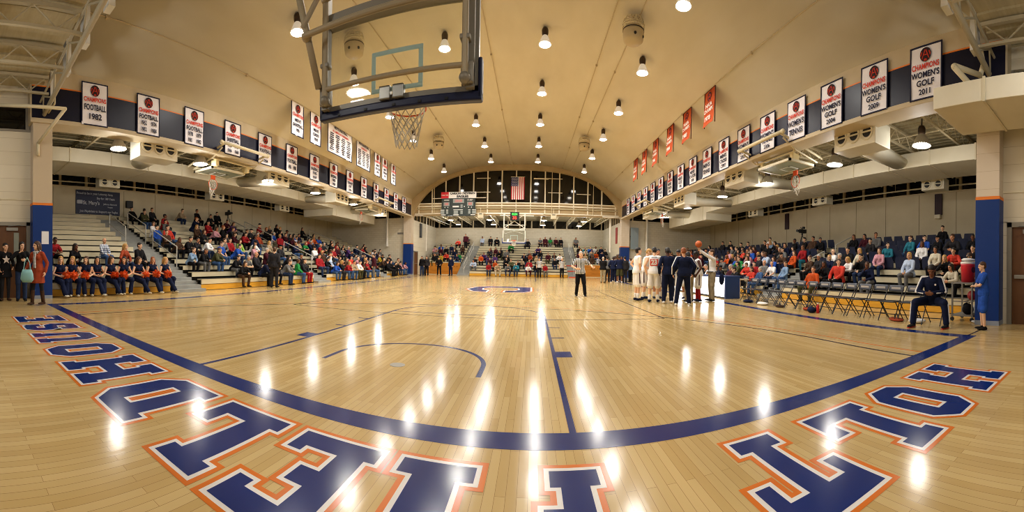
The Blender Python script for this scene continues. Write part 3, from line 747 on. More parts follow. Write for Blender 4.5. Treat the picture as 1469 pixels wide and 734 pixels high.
# near bay: side walls with doors, low ceiling behind the vault
for k, x, side in ((-1, -10.95, 'left'), (1, 7.98, 'right')):
    y1 = 2.30 if k < 0 else 2.38
    mb = MB()
    mb.box((x, -3.2, 0), (x + k * .25, .35, 5.07)); mb.box((x, .35, 2.28), (x + k * .25, y1, 5.07)); mb.box((x, 2.26, 0), (x + k * .25, y1, 2.3)); mb.box((x, -3.2, 5.75), (x + k * .25, y1, 6.4))
    w = mb.build('wall_near_' + side, M_WALLX, kind='structure')
    mb = MB(); mb.box((x - k * .02, -3.2, 2.95), (x, y1, 3.0)); mb.build('ledge', M_CREAM, w)
    mb = MB(); mb.box((x + k * .1, -3.2, 5.07), (x + k * .13, y1, 5.75)); g = mb.build('window_9' if k < 0 else 'window_10', M_DARKGLASS, kind='structure')
    mb = MB()
    for y in (2.2, .6, -1., -2.6): mb.box((x, y - .06, 5.07), (x + k * .1, y + .06, 5.75))
    mb.box((x - k * .02, -3.2, 5.0), (x + k * .1, y1, 5.07)); mb.build('window_frame', M_GREYPAINT, g)
    mb = MB(); mb.box((x + k * .04, .45, 0), (x + k * .09, 2.16, 2.18)); d = mb.build('door_1' if k < 0 else 'door_2', M_WOODDOOR, kind='structure')
    mb = MB(); mb.box((x - k * .02, 2.16, 0), (x + k * .1, 2.27, 2.29)); mb.box((x - k * .02, .35, 0), (x + k * .1, .45, 2.29)); mb.box((x - k * .02, .35, 2.18), (x + k * .1, 2.27, 2.29)); mb.build('door_frame', M_GREYPAINT, d)
    mb = MB(); mb.box((x - k * .03, 1.36, 1.02), (x + k * .04, 2.10, 1.11), .01); mb.box((x - k * .03, .5, 1.02), (x + k * .04, 1.24, 1.11), .01); mb.build('push_bar', M_STEEL, d)
    mb = MB(); mb.box((x + k * .035, 1.29, 0), (x + k * .045, 1.31, 2.18)); mb.build('door_gap', M_BLACK, d)
    mb = MB(); mb.box((x - k * .02, 1.55, 2.03), (x + k * .04, 1.90, 2.12)); mb.tube((x - k * .03, 1.60, 2.16), (x - k * .2, 1.95, 2.18), .012, seg=6); mb.build('door_closer', M_STEEL, d)
    if k < 0:
        mb = MB(); mb.box((x + .03 * k, 1.80, 1.05), (x + .045 * k, 1.92, 1.95)); mb.box((x + .028 * k, 1.78, 1.03), (x + .044 * k, 1.94, 1.97)) ; mb.build('glass_slot', mat('door_glass', '8f9488', .15), d)
mb = MB(); mb.box((-13, -3.2, 6.35), (10, YN, 6.45))
for i in range(38): mb.box((-13 + i * .6, -3.2, 6.30), (-13 + i * .6 + .2, YN, 6.36))
nc = mb.build('ceiling_near', M_DECK, kind='structure')
jm = MB(); jm.cbox((0, -.3, 6.22), (.09, 5.8, .08)); jm.cbox((0, -.3, 5.78), (.07, 5.8, .06))
for i in range(6):
    y = 2.5 - i * .95; jm.tube((0, y, 6.2), (0, y - .47, 5.8), .018, seg=6); jm.tube((0, y - .47, 5.8), (0, y - .95, 6.2), .018, seg=6)
me = jm.mesh('joist')
for x in (-10.0, -8.55, -7.15, 4.2, 5.6, 7.0): place('joist', me, None if me.materials else M_JOIST, nc, loc=(x, 0, 0))
for k, P in ((-1, ((-10.75, 2.62, 5.42), (-5.0, 2.62, 5.95))), (1, ((7.75, 2.62, 5.55), (3.5, 2.62, 6.1)))):
    mb = MB(); mb.tube(*P, .062, seg=12); mb.tube((P[0][0], 2.5, P[0][2] + .35), (P[1][0], 2.5, P[1][2] + .25), .03, seg=10)
    for i in range(5):
        t0, t1 = i / 5, (i + .5) / 5; a, b = V(P[0]), V(P[1])
        mb.tube(a.lerp(b, t0), a.lerp(b, t1) + V((0, -.12, .3)), .022, seg=6); mb.tube(a.lerp(b, t1) + V((0, -.12, .3)), a.lerp(b, t0 + .2), .022, seg=6)
    mb.build('edge_truss', M_JOIST, nc)
for x in (-10.67, -9.14, -7.80, -6.48, 7.42, 6.0):
    mb = MB(); mb.box((x - .13, 2.80, 5.95), (x + .13, 2.94, vz(x) + .02)); mb.build('arch_post', mat('white_post', 'dcdad2', .5), nc)
# ------------------------------------------------------------------ lamps
M_LENS = mat('lamp_lens', 'ffffff', .3, emit='fff4e2', es=38)
M_LENS2 = mat('bay_lamp_lens', 'ffffff', .3, emit='fff6e8', es=22)
M_BELL = mat('prismatic_bell', 'cfc8ba', .25, emit='fff0d8', es=.25)
M_BELL2 = mat('bay_bell', 'b9b2a2', .3, .3)
def make_lamp(name, label, group, low=False):
    t = thing(name, label, 'ceiling lamp', group=group)
    mb = MB(); mb.tube((0, 0, .58), (0, 0, .80 if low else .63), .025, seg=8); mb.build('stem', M_DKGREY, t)
    mb = MB(); mb.lathe([(0, .60), (.09, .58), (.12, .50), (.115, .38), (.085, .28), (0, .28)]); mb.build('ballast_housing', mat('dark_lamp_housing', '4a3d34', .3, .7), t, True)
    s = 1.22 if low else .92
    mb = MB(); mb.lathe([(.09 * s, .32), (.13 * s, .26), (.19 * s, .12), (.225 * s, 0), (.235 * s, -.01), (.225 * s, -.012), (.19 * s, .10), (.12 * s, .25), (.085 * s, .31)], seg=28); mb.build('bell_reflector', M_BELL2 if low else M_BELL, t, True)
    mb = MB(); mb.lathe([(0, -.045), (.14, -.035), (.222 * s, .0), (.222 * s, .012), (0, .012)], seg=24); mb.build('lens', M_LENS2 if low else M_LENS, t, True)
    return t
ROWN = ['beside the near goal', 'second row past the near goal', 'third row past the near goal', 'fourth row past the near goal', 'fifth row past the near goal', 'sixth row past the near goal', 'last row before the far arch']
COLN = ['line above the cheerleader side', 'second line from the cheerleader side', 'third line from the cheerleader side', 'line above the folding chairs']
LROW = {5.4: 0, 9.15: 1, 12.9: 2, 16.65: 3, 20.35: 4, 24.15: 5, 27.85: 6}
proto = None; LIGHTS = []
def lamp_light(o, e, z=-.10, size=.42, pt=False):
    l = bpy.data.lights.new('lamp_light', 'POINT' if pt else 'AREA')
    if pt: l.shadow_soft_size = .16; z = -.24
    else: l.shape = 'DISK'; l.size = size; l.spread = math.radians(160)
    l.use_shadow = True; l.energy = e; l.color = (1, .98, .94)
    x = bpy.data.objects.new('lamp_light', l); COL.objects.link(x); x.location = V(o.location) + V((0, 0, z)); LIGHTS.append(x)
for ci, x in enumerate((-6.9, -3.25, .33, 3.88)):
    for y, ri in LROW.items():
        if y < 9: continue
        z = vz(x) - .64
        lab = 'vault lamp, %s, %s' % (COLN[ci], ROWN[ri])
        if proto is None: proto = o = make_lamp('bell_lamp', lab, 'bell lamps on the vault'); o.location = (x, y, z)
        else: o = dup(proto, (x, y, z), label=lab)
        lamp_light(o, 100)
lowp = None
def low_lamp(x, y, z, lab):
    global lowp
    if lowp is None: lowp = o = make_lamp('bay_lamp', lab, 'lamps under the low ceilings', True); o.location = (x, y, z)
    else: o = dup(lowp, (x, y, z), label=lab)
    lamp_light(o, 62, pt=True)
for k, x, w in ((-1, -11.25, 'cheerleader side bay'), (1, 9.5, 'folding chair side bay')):
    for i, (y, z) in enumerate(((5.35, 4.9), (8.85, 4.88), (12.8, 4.85), (16.75, 4.88), (21.2, 4.88), (25.5, 4.8))):
        low_lamp(x, y, z, 'lit round lamp in the %s, %s from the near end' % (w, ORD[i + 1]))
for i, x in enumerate((-7.6, -3.95, 1.05, 4.75)):
    for j, (y, z) in enumerate(((33.6, 5.15), (37.2, 5.1))):
        low_lamp(x, y, z, 'round lamp in the far bay, %s from the scoreboard side, %s row' % (ORD[i + 1], ('front', 'rear')[j]))

for i, x in enumerate((-7.6, -3.95, 1.05, 4.75)):
    low_lamp(x, .1, 5.1, 'round lamp under the near low ceiling behind the photographer, %s from the cheerleader side' % ORD[i + 1])
# caged round ceiling units
def ceiling_unit():
    t = thing('ceiling_speaker', 'x', 'ceiling speaker', group='caged round speakers on the vault')
    mb = MB(); mb.tube((0, 0, .55), (0, 0, .72), .035, seg=8); mb.build('stem', M_PIPE, t)
    mb = MB()
    for z, r in ((.55, .30), (.36, .36), (.30, .36)): mb.torus((0, 0, z), r, .014, seg=12, seg2=6)
    for i in range(12):
        a = 2 * PI * i / 12; mb.tube((.30 * math.cos(a), .30 * math.sin(a), .55), (.36 * math.cos(a), .36 * math.sin(a), .30), .012, seg=6); mb.tube((.03 * math.cos(a), .03 * math.sin(a), .58), (.30 * math.cos(a), .30 * math.sin(a), .55), .012, seg=6)
    mb.build('wire_cage', M_PIPE, t)
    mb = MB(); mb.lathe([(0, .30), (.30, .28), (.33, .24), (.335, .05), (.31, -.10), (.24, -.16), (0, -.17)], seg=24); mb.build('drum', mat('tan_drum', 'bcab88', .5), t, True)
    mb = MB(); mb.lathe([(.34, .21), (.345, .2), (.345, .185), (.34, .18)], seg=24); mb.build('seam_band', M_BLACK, t)
    for a in (-1.65, -.6): 
        mb = MB(); mb.sphere((.30 * math.cos(a), .30 * math.sin(a), -.02), (.05, .05, .055), 12, 8); mb.build('port', M_BLACK, t, True)
    return t
u = ceiling_unit(); u.location = (3.05, 11.2, vz(3.05) - .74); u['label'] = 'white round caged ceiling unit on the vault above the folding chair side, near pair'
for x, y, lab in ((-6.0, 11.2, 'white round caged ceiling unit seen through the near glass backboard'), (3.09, 22.4, 'white round caged ceiling unit far along the vault on the orange banner side'), (-5.88, 22.2, 'white round caged ceiling unit far along the vault beside the hanging net')):
    dup(u, (x, y, vz(x) - .74), label=lab)

# ------------------------------------------------------------------ banners
def cloth_sheet(w, h, amp=.012, seed=0, t=.006, curl=0.):
    mb = MB(); nx, nz = 8, 12; r = random.Random(seed); ph = r.random() * 6
    g = []
    for s in (0, 1):
        g.append([[mb.bm.verts.new((-w / 2 + w * i / nx, amp * math.sin(5 * i / nx + ph) * (1 - j / nz) * 1.2 + amp * .6 * math.sin(7 * j / nz + ph) - curl * (1 - j / nz) ** 3 + s * t, -h + h * j / nz + .012 * math.sin(4 * i / nx + ph) * (j == nz))) for j in range(nz + 1)] for i in range(nx + 1)])
    for i in range(nx):
        for j in range(nz):
            a = g[0]; mb.bm.faces.new((a[i][j], a[i + 1][j], a[i + 1][j + 1], a[i][j + 1]))
            a = g[1]; mb.bm.faces.new((a[i][j], a[i][j + 1], a[i + 1][j + 1], a[i + 1][j]))
    for i in range(nx):
        for j in (0, nz): mb.bm.faces.new((g[0][i][j], g[0][i + 1][j], g[1][i + 1][j], g[1][i][j]))
    for j in range(nz):
        for i in (0, nx): mb.bm.faces.new((g[0][i][j], g[0][i][j + 1], g[1][i][j + 1], g[1][i][j]))
    return mb.mesh('cloth')
def star_pts(R, r, n=5, a0=PI / 2): return [((R if i % 2 == 0 else r) * math.cos(a0 + PI * i / n), (R if i % 2 == 0 else r) * math.sin(a0 + PI * i / n)) for i in range(2 * n)]
def emblem_mesh():
    mb = MB(); up = Matrix.Rotation(PI / 2, 4, 'X')
    disc = [(.15 * math.cos(2 * PI * i / 28), .17 * math.sin(2 * PI * i / 28)) for i in range(28)]
    mb.mi = 0; mb.prism(disc, .018, .021, up)
    mb.mi = 1
    for poly in ([(-.105, -.10), (-.085, -.115), (.0, .10), (-.02, .125)], [(.105, -.10), (.085, -.115), (.0, .10), (.02, .125)], [(-.045, -.155), (.045, -.155), (.035, -.10), (-.035, -.10)], [(-.05, -.02), (.05, -.02), (.04, .005), (-.04, .005)], [(-.14, .0), (-.125, -.05), (-.085, .06), (-.11, .08)], [(.14, .0), (.125, -.05), (.085, .06), (.11, .08)]):
        mb.prism(poly, .021, .0235, up)
    return mb.mesh('emblem')
EMB = emblem_mesh(); EMB.materials.append(mat('emblem_dark', '2a1216', .8)); EMB.materials.append(mat('emblem_red', 'c0321c', .8))
def frame_mesh(w, h, b=.028, th=.012):
    mb = MB(); y0, y1 = -.014, -.014 + th + .012
    mb.box((-w / 2 - .004, y0, -h - .004), (-w / 2 + b, y1, .004)); mb.box((w / 2 - b, y0, -h - .004), (w / 2 + .004, y1, .004)); mb.box((-w / 2, y0, -h - .004), (w / 2, y1, -h + b)); mb.box((-w / 2, y0, -b), (w / 2, y1, .004))
    return mb.mesh('border')
SHEETS = [cloth_sheet(.86, 1.29, .010, s) for s in range(4)]; FR = frame_mesh(.86, 1.29)
FR.materials.append(M_TXT_N)
for s_ in SHEETS: s_.materials.append(M_CLOTH_W)
GL = 'white championship banners along the navy beams'
def banner(loc, rotz, lines, label, i):
    o = place('championship_banner', SHEETS[i % 4], loc=loc, rotz=rotz, label=label, cat='banner', group=GL)
    place('border', FR, parent=o); place('emblem', EMB, parent=o, loc=(0, -.006, -.24))
    text(o, 'CHAMPIONS', (0, -.028, -.52), .185, M_TXT_R, .70)
    zs = {1: ((.66, .2),), 2: ((.76, .24), (1.03, .24)), 3: ((.72, .20), (.92, .20), (1.13, .18)), 4: ((.64, .13), (.80, .16), (.97, .12), (1.12, .12))}[len(lines)]
    for s, (z, sz) in zip(lines, zs):
        if s: text(o, s, (0, -.028, -z), sz, M_TXT_N, min(.95, .76 / (max(len(s), 1) * sz * .66)))
    return o
LB = [(['FOOTBALL', '1982'], 'football 1982'), (['FOOTBALL', '1962  1974', '1982  1988'], 'football'), (['FOOTBALL', '1978  1979', '1981  1982'], 'football'), (['BASKETBALL', '1962  1965', '1966  1968'], ''), (['FOOTBALL', '1983', '1984'], ''), (['FOOTBALL', '1986  1988'], ''), (['BASEBALL', '1965', '1969'], ''), (['BASEBALL', '1983', '1988'], '')] + [(['TENNIS', '1987', '1994'], '')] * 6
NTH = lambda i: ORD[i]
for i in range(14):
    y = 3.76 + .44 + i * 1.895
    extra = {0: 'reading football 1982, beside the blue column', 1: 'above a lamp, second from the near blue column', 2: 'third from the near blue column'}.get(i, '%s from the near blue column' % NTH(i + 1))
    banner((XL + .065, y, 6.555), PI / 2, LB[i][0], 'white championship banner over the cheerleader side, ' + extra, i)
RB = [["WOMEN'S", 'GOLF', '2011'], ["WOMEN'S", 'GOLF', '2009'], ["WOMEN'S", 'GOLF', '2004'], ["WOMEN'S", 'TENNIS'], ["WOMEN'S", 'TENNIS', '2006'], ["WOMEN'S", 'SOCCER', '2003'], ["MEN'S", 'CROSS', 'CTRY'], ["MEN'S", 'TENNIS'], ["MEN'S", 'SOCCER', '1999'], ["MEN'S", 'GOLF', '1998']] + [["MEN'S", 'TRACK', '1996']] * 7
RD = ["reading women's golf 2011, beside the duct end", "reading women's golf 2009", "reading women's golf 2004, hem folded up", "reading women's tennis, above the folded goal", 'crossed by the folded goal pipe'] 
for i in range(17):
    y = 4.19 + i * 1.527
    extra = RD[i] if i < 5 else '%s from the near duct' % NTH(i + 1)
    banner((XR - .065, y, 6.565), -PI / 2, RB[i], 'white championship banner over the folding chairs, ' + extra, i + 1)
# banners hung from the vault on the cheerleader side
SH2 = cloth_sheet(.86, 1.40, .016, 9); SH2.materials.append(M_CLOTH_W); FR2 = frame_mesh(.86, 1.40); FR2.materials.append(M_TXT_N)
def vbanner(y0, y1, lab, lines, h=1.40):
    w = y1 - y0
    if abs(w - .86) < .12: me, fr = SH2, FR2; w = .86
    else:
        me = cloth_sheet(w, h, .02, int(w * 100)); me.materials.append(M_CLOTH_W); fr = frame_mesh(w, h); fr.materials.append(M_TXT_N)
    o = place('championship_banner', me, loc=(-9.24, (y0 + y1) / 2, 7.78), rotz=PI / 2, label=lab, cat='banner', group='banners hung from the vault over the cheerleader side')
    place('border', fr, parent=o)
    if w < 1:
        place('emblem', EMB, parent=o, loc=(0, -.014, -.28)); text(o, 'CHAMPIONS', (0, -.036, -.56), .18, M_TXT_R, .72)
        for j, s in enumerate(lines): text(o, s, (0, -.036, -.78 - j * .2), .17, M_TXT_N, min(.92, .78 / (len(s) * .17 * .66)))
    else:
        text(o, lines[0], (0, -.03, -.13), .17, M_TXT_N, .9); text(o, lines[1], (0, -.03, -.32), .13, M_TXT_R, .9)
        mb = MB(); n = int(w / .55); r = random.Random(5)
        for c in range(n):
            xc = -w / 2 + .1 + (w - .2) * (c + .5) / n
            for j in range(9):
                l = .12 + r.random() * .12; z = -.46 - j * .095
                mb.box((xc - l, -.030, z - .022), (xc + l * .7, -.026, z + .022))
        mb.build('lettering', M_TXT_N, o)
    return o
vbanner(11.92, 12.78, "white men's basketball banner hung on the vault behind the near backboard", ["MEN'S", 'BASKETBALL', '1981'])
vbanner(13.30, 14.12, 'white banner on the vault half hidden by the near backboard corner', ["MEN'S", 'CROSS', '1969'])
vbanner(14.75, 17.15, 'wide white honours chart hung on the vault with four columns of names', ["MEN'S BASKETBALL", 'ALL AMERICAN CONFERENCE'])
vbanner(17.70, 19.42, 'white honours chart on the vault with two columns of names', ["MEN'S BASKETBALL", 'CONFERENCE'])
vbanner(20.05, 20.85, 'white banner on the vault just past the two honours charts', ["MEN'S", 'SOCCER', '1990'])
vbanner(21.2, 21.98, 'white banner on the vault, second past the honours charts', ["MEN'S", 'TENNIS', '1991'])
vbanner(22.7, 23.5, 'white banner on the vault, last past the honours charts', ["MEN'S", 'GOLF', '1992'])
# orange banners on the other side
M_OBAN = noisy('orange_banner_cloth', 'c04c12', 'ae4210', 4, .8)
SHO = cloth_sheet(.84, 1.34, .02, 21, curl=.10); SHO.materials.append(M_OBAN)
mb = MB(); mb.box((-.43, -.012, -1.34), (-.40, .012, 0)); mb.box((.40, -.012, -1.34), (.43, .012, 0)); mb.box((-.43, -.016, -.03), (.43, .016, .01)); BO = mb.mesh('border'); BO.materials.append(mat('dark_hem', '4a1a12', .8))
M_WPR = mat('white_print', 'e9dcd4', .8)
for i, y in enumerate((12.1, 14.15, 16.08, 18.16, 20.08, 21.88)):
    o = place('orange_banner', SHO, loc=(6.26, y, 7.80), rotz=-PI / 2, label='orange banner hung from the vault over the folding chairs, %s from the near end' % ORD[i + 1], cat='banner', group='orange banners along the vault')
    place('border', BO, parent=o); place('emblem', EMB, parent=o, loc=(0, .0, -.28))
    text(o, 'NAIA', (0, -.046, -.60), .20, M_WPR, 1.1); text(o, 'CHAMPS', (0, -.060, -.80), .19, M_WPR, .95); text(o, ('1978', '1983', '1984', '1986', '1988', '1989')[i], (0, -.105, -1.12), .22, M_WPR, 1.1)

# ------------------------------------------------------------------ ducts
M_DUCT = noisy('cream_duct_sheet', 'e0d9c4', 'd6ceb6', 1.2, .5)
def duct(k, x0, x1, y0, y1, z0, z1, lab, step=1.75, taper=None):
    mb = MB(); mb.box((x0, y0, z0), (x1, y1, z1), .01); o = mb.build('air_duct', M_DUCT); tag(o, lab, 'air duct')
    y = y0 + .5
    while y < y1 - .2:
        mb = MB(); mb.box((min(x0, x1) - .02, y - .025, z0 - .02), (max(x0, x1) + .02, y + .025, z1 + .02)); mb.build('flange', M_CREAM, o); y += step
    return o
duct(-1, -15.9, -13.6, 2.15, 22.6, 4.94, 5.48, 'long wide cream air duct hung in the side bay above the cheerleaders bleachers')
duct(-1, -16.2, -13.65, 22.6, 29.8, 4.45, 5.45, 'deep end section of the cream air duct by the far end wall, cheerleader side', 3.4)
duct(1, 11.5, 13.5, 2.15, 22.6, 4.94, 5.48, 'long wide cream air duct hung in the side bay above the folding chairs')
duct(1, 11.55, 13.6, 22.6, 29.6, 4.45, 5.45, 'deep end section of the cream air duct by the far end wall, folding chair side', 3.4)
d = duct(1, 6.15, 7.62, -2.5, 3.22, 4.25, 4.66, 'short cream air duct end box beside the near blue column, under the near ceiling', 1.05)
for k, xf, xd in ((-1, -11.05, -13.6), (1, 8.15, 11.5)):
    nm = 'cheerleader side' if k < 0 else 'folding chair side'
    for i, (y, z) in enumerate(((6.85, 5.07), (13.4, 5.07), (19.4, 5.0), (25.6, 5.0))):
        t = thing('vent_box', 'cream three-port vent box behind the beam, %s, %s from near end' % (nm, ORD[i + 1]), 'air vent', (xf, y, z), 0, 'three-port vent boxes')
        mb = MB(); mb.box((0, -.78, -.34), (k * .75, .78, .34), .02); mb.build('box', M_DUCT, t)
        for j in (-1, 0, 1):
            c = (-k * .0, j * .48, .02)
            mb = MB(); mb.lathe([(.10, -.02), (.21, .03), (.235, .03), (.235, -.05), (.21, -.05)], c, 24, (-k, 0, 0)); p = mb.build('port_ring', M_CREAM, t, True)
            mb = MB(); mb.lathe([(0, .004), (.21, .004), (.21, -.02), (0, -.02)], c, 24, (-k, 0, 0)); mb.build('port_opening', M_BLACK, p)
            mb = MB(); mb.cbox((-k * .02, c[1], c[2]), (.03, .38, .04)); mb.build('damper_bar', M_CREAM, p)
        mb = MB(); dy = .9 if i == 0 else -.2
        s = [(.75, 0, .0, .62, .30), (1.3, .3 * (1 if i == 0 else 0), 0, .45, .25), (abs(xd - xf) + .05, .6 * (1 if i == 0 else 0), .1, .38, .22)]
        mb.loft([((k * a, b_, c_), V((0, w_, 0)), V((0, 0, h_))) for a, b_, c_, w_, h_ in s], seg=20); mb.build('branch_duct', M_DUCT, t, True)
        for q in (-.6, .6): mb = MB(); mb.tube((k * .1, q, .34), (k * .1, q, 1.2), .012, seg=6); mb.build('hanger', M_PIPE, t)
    xr = -16.3 if k < 0 else 13.95
    for i, y in enumerate((7.3, 14.1, 20.4, 26.4)):
        t = thing('vent_box', 'small two-port vent box at the rear windows, %s, %s from near end' % (nm, ORD[i + 1]), 'air vent', (xr, y, 4.88), 0, 'two-port vent boxes')
        mb = MB(); mb.box((0, -.55, -.24), (k * .5, .55, .24), .015); mb.box((k * .1, -.4, .2), (k * .4, .4, .34)); mb.build('box', M_DUCT, t)
        for j in (-1, 1):
            c = (0, j * .27, 0)
            mb = MB(); mb.lathe([(.09, -.02), (.18, .03), (.205, .03), (.205, -.05), (.18, -.05)], c, 24, (-k, 0, 0)); p = mb.build('port_ring', M_CREAM, t, True)
            mb = MB(); mb.lathe([(0, .004), (.18, .004), (.18, -.02), (0, -.02)], c, 24, (-k, 0, 0)); mb.build('port_opening', M_BLACK, p)
            mb = MB(); mb.cbox((-k * .02, c[1], c[2]), (.03, .36, .035)); mb.build('damper_bar', M_CREAM, p)

# sprinkler pipes round the near columns
mb = MB(); mb.path([(-10.2, 1.2, 5.45), (-9.55, 2.95, 5.24), (-10.52, 2.42, 4.55), (-10.52, 2.42, 4.2)], .05); tag(mb.build('elbow_pipe', M_PIPE, smooth=True), 'bent cream pipe at the top of the blue column behind the woman in red', 'pipe')
mb = MB(); mb.tube((-9.9, 2.75, 5.5), (-9.9, 2.75, 7.3), .03, seg=8); mb.tube((-9.9, 2.75, 5.5), (-10.6, 2.75, 5.5), .03, seg=8); tag(mb.build('drop_pipe', M_PIPE), 'thin upright cream pipe beside the football 1982 banner', 'pipe')
mb = MB(); mb.path([(7.25, 2.7, 6.0), (7.5, 2.7, 5.7), (7.45, 2.75, 5.45), (6.75, 3.05, 5.35), (6.6, 3.0, 5.25), (7.3, 2.6, 4.8)], .06); tag(mb.build('elbow_pipe', M_PIPE, smooth=True), 'crooked cream pipe above the duct end box by the near column', 'pipe')
mb = MB(); mb.tube((6.05, 3.0, 6.25), (6.05, 3.0, 7.6), .03, seg=8); mb.tube((6.05, 3.0, 6.25), (6.75, 2.75, 6.25), .03, seg=8); tag(mb.build('drop_pipe', M_PIPE), 'thin upright cream pipe high beside the near duct end', 'pipe')
mb = MB(); mb.box((5.35, 3.1, 6.75), (5.85, 3.6, 7.6), .01); tag(mb.build('ceiling_box', M_GREYPAINT), 'dark grey box hung at the near edge of the vault', 'box')

# ------------------------------------------------------------------ goals
M_GLASSB = mat('backboard_glass', 'e9f2ee', .05)
n_, l_, b_ = nodes(M_GLASSB); tr_ = n_.new('ShaderNodeBsdfTransparent'); tr_.inputs[0].default_value = (.97, .985, .97, 1); fz_ = n_.new('ShaderNodeFresnel'); fz_.inputs[0].default_value = 1.45; mxs_ = n_.new('ShaderNodeMixShader'); gl_ = n_.new('ShaderNodeBsdfGlossy'); gl_.inputs['Roughness'].default_value = .03
l_.new(fz_.outputs[0], mxs_.inputs[0]); l_.new(tr_.outputs[0], mxs_.inputs[1]); l_.new(gl_.outputs[0], mxs_.inputs[2]); l_.new(mxs_.outputs[0], n_['Material Output'].inputs['Surface'])
def thinmix(name, hexc, fac_t, fac_clear=0.):
    m = mat(name, hexc, .5); n, l, b = nodes(m); t = n.new('ShaderNodeBsdfTranslucent'); t.inputs[0].default_value = rgb(hexc); x = n.new('ShaderNodeMixShader'); x.inputs[0].default_value = fac_t
    l.new(b.outputs[0], x.inputs[1]); l.new(t.outputs[0], x.inputs[2]); out = x
    if fac_clear:
        c = n.new('ShaderNodeBsdfTransparent'); y = n.new('ShaderNodeMixShader'); y.inputs[0].default_value = fac_clear; l.new(x.outputs[0], y.inputs[1]); l.new(c.outputs[0], y.inputs[2]); out = y
    l.new(out.outputs[0], n['Material Output'].inputs['Surface']); return m
M_TGT = thinmix('target_paint', 'dcebe4', .6)
M_GLASSD = thinmix('hazy_board_glass', 'b9c6b8', .4, .55)
def net_mesh(R=.225, L=.45, n=12, m=6, r=.006):
    mb = MB(); ring = lambda j: [(R * (1 - .42 * (j / m) ** .8) * math.cos(2 * PI * (i + .5 * (j % 2)) / n), R * (1 - .42 * (j / m) ** .8) * math.sin(2 * PI * (i + .5 * (j % 2)) / n), -L * j / m) for i in range(n)]
    for j in range(m):
        a, b = ring(j), ring(j + 1)
        for i in range(n):
            mb.tube(a[i], b[i], r, seg=5, cap=False); mb.tube(a[i], b[(i + (1 if j % 2 else -1)) % n], r, seg=5, cap=False)
    return mb.mesh('net')
NET = net_mesh(); NET.materials.append(M_NET)
def board(parent, z0=2.9, pad=True, rear=-1, col=None, padm=None):
    """board in the xz plane at y = 0, court side = -rear in y; local"""
    mb = MB(); mb.box((-.90, -.015, z0 + .02), (.90, .015, z0 + 1.06)); g = mb.build('glass_panel', M_GLASSB, parent)
    fr = M_STEEL if col is None else col
    mb = MB()
    mb.box((-.94, -.03, z0), (.94, .03, z0 + .09)); mb.box((-.94, -.03, z0 + 1.02), (.94, .03, z0 + 1.10)); mb.box((-.94, -.03, z0), (-.87, .03, z0 + 1.10)); mb.box((.87, -.03, z0), (.94, .03, z0 + 1.10)); mb.build('board_frame', fr, parent)
    mb = MB(); y = -rear * .018
    for a, b in (((-.31, .155), (.31, .205)), ((-.31, .58), (.31, .63)), ((-.31, .206), (-.26, .579)), ((.26, .206), (.31, .579))): mb.box((a[0], y - .004, z0 + a[1]), (b[0], y + .004, z0 + b[1]))
    mb.build('target_square', M_TGT, g)
    if pad:
        mb = MB(); mb.box((-.98, -.055, z0 - .07), (.98, .055, z0 + .03), .02); mb.box((-.98, -.055, z0 - .05), (-.935, .055, z0 + .38), .015); mb.box((.935, -.055, z0 - .05), (.98, .055, z0 + .38), .015); mb.build('edge_padding', padm or M_NAVY, parent)
def rim(parent, z=3.05, fwd=1, axis=None):
    mb = MB(); y = fwd * .38; mb.torus((0, y, z), .235, .010, seg=32, seg2=8); mb.tube((-.1, fwd * .02, z), (-.14, y - fwd * .19, z), .010, seg=6); mb.tube((.1, fwd * .02, z), (.14, y - fwd * .19, z), .010, seg=6); mb.cbox((0, fwd * .075, z - .02), (.2, .15, .03)); mb.cbox((0, fwd * .02, z - .05), (.2, .02, .16)); r = mb.build('rim', M_RIM, parent)
    place('net', NET, parent=r, loc=(0, y, z - .01))
# near goal, seen from behind
t = thing('basketball_goal', 'near basketball goal hung from the vault, seen from behind its glass board', 'basketball hoop', (-1.53, 3.86, 0))
board(t, 2.99, 'near', -1, M_GREYPAINT, mat('deep_navy_pad', '141b3c', .4)); rim(t, 3.08, 1)
M_TUBE = mat('taupe_tube', 'a8997c', .5, .1)
parts = []
for k in (-1, 1):
    mb = MB(); mb.box((k * .86 - .045, -.13, 3.02), (k * .86 + .045, -.06, 4.35)); mb.build('upright_channel', M_GREYPAINT, t)
    mb = MB(); mb.tube((k * .82, -.19, 3.10), (k * .82, -.19, 8.0 if k > 0 else 5.2), .035, seg=12); mb.build('mast_tube', M_TUBE, t)
    mb = MB(); mb.sphere((k * .82, -.19, 3.09), (.06, .06, .06), 14, 10); mb.cbox((k * .84, -.13, 3.16), (.13, .1, .22), .015); mb.build('clamp', M_GREYPAINT, t, True); mb = MB(); mb.cbox((k * .82, -.17, 3.50), (.11, .1, .05), .01); mb.build('clamp', M_GREYPAINT, t, True)
mb = MB(); mb.tube((-.82, -.19, 3.22), (.82, -.19, 3.22), .028, seg=12); mb.build('cross_tube', M_TUBE, t)
mb = MB(); mb.tube((-.98, -.42, 3.78), (.82, -.19, 3.98), .034, seg=12); mb.build('cross_tube', M_TUBE, t)
mb = MB(); mb.tube((-.85, -.22, 4.25), (.9, -.3, 4.35), .03, seg=12); mb.build('cross_tube', M_TUBE, t)
mb = MB(); mb.box((-.9, -.14, 3.98), (.9, -.05, 4.12)); mb.build('top_channel', M_GREYPAINT, t)
mb = MB(); mb.tube((-.90, -.20, 3.25), (-1.05, -.48, 4.4), .04, seg=12); mb.tube((-1.05, -.48, 4.4), (-1.5, -1.3, 7.8), .04, seg=12); mb.sphere((-.97, -.36, 3.80), (.06, .06, .06), 12, 8); mb.build('stay_pole', M_TUBE, t, True)
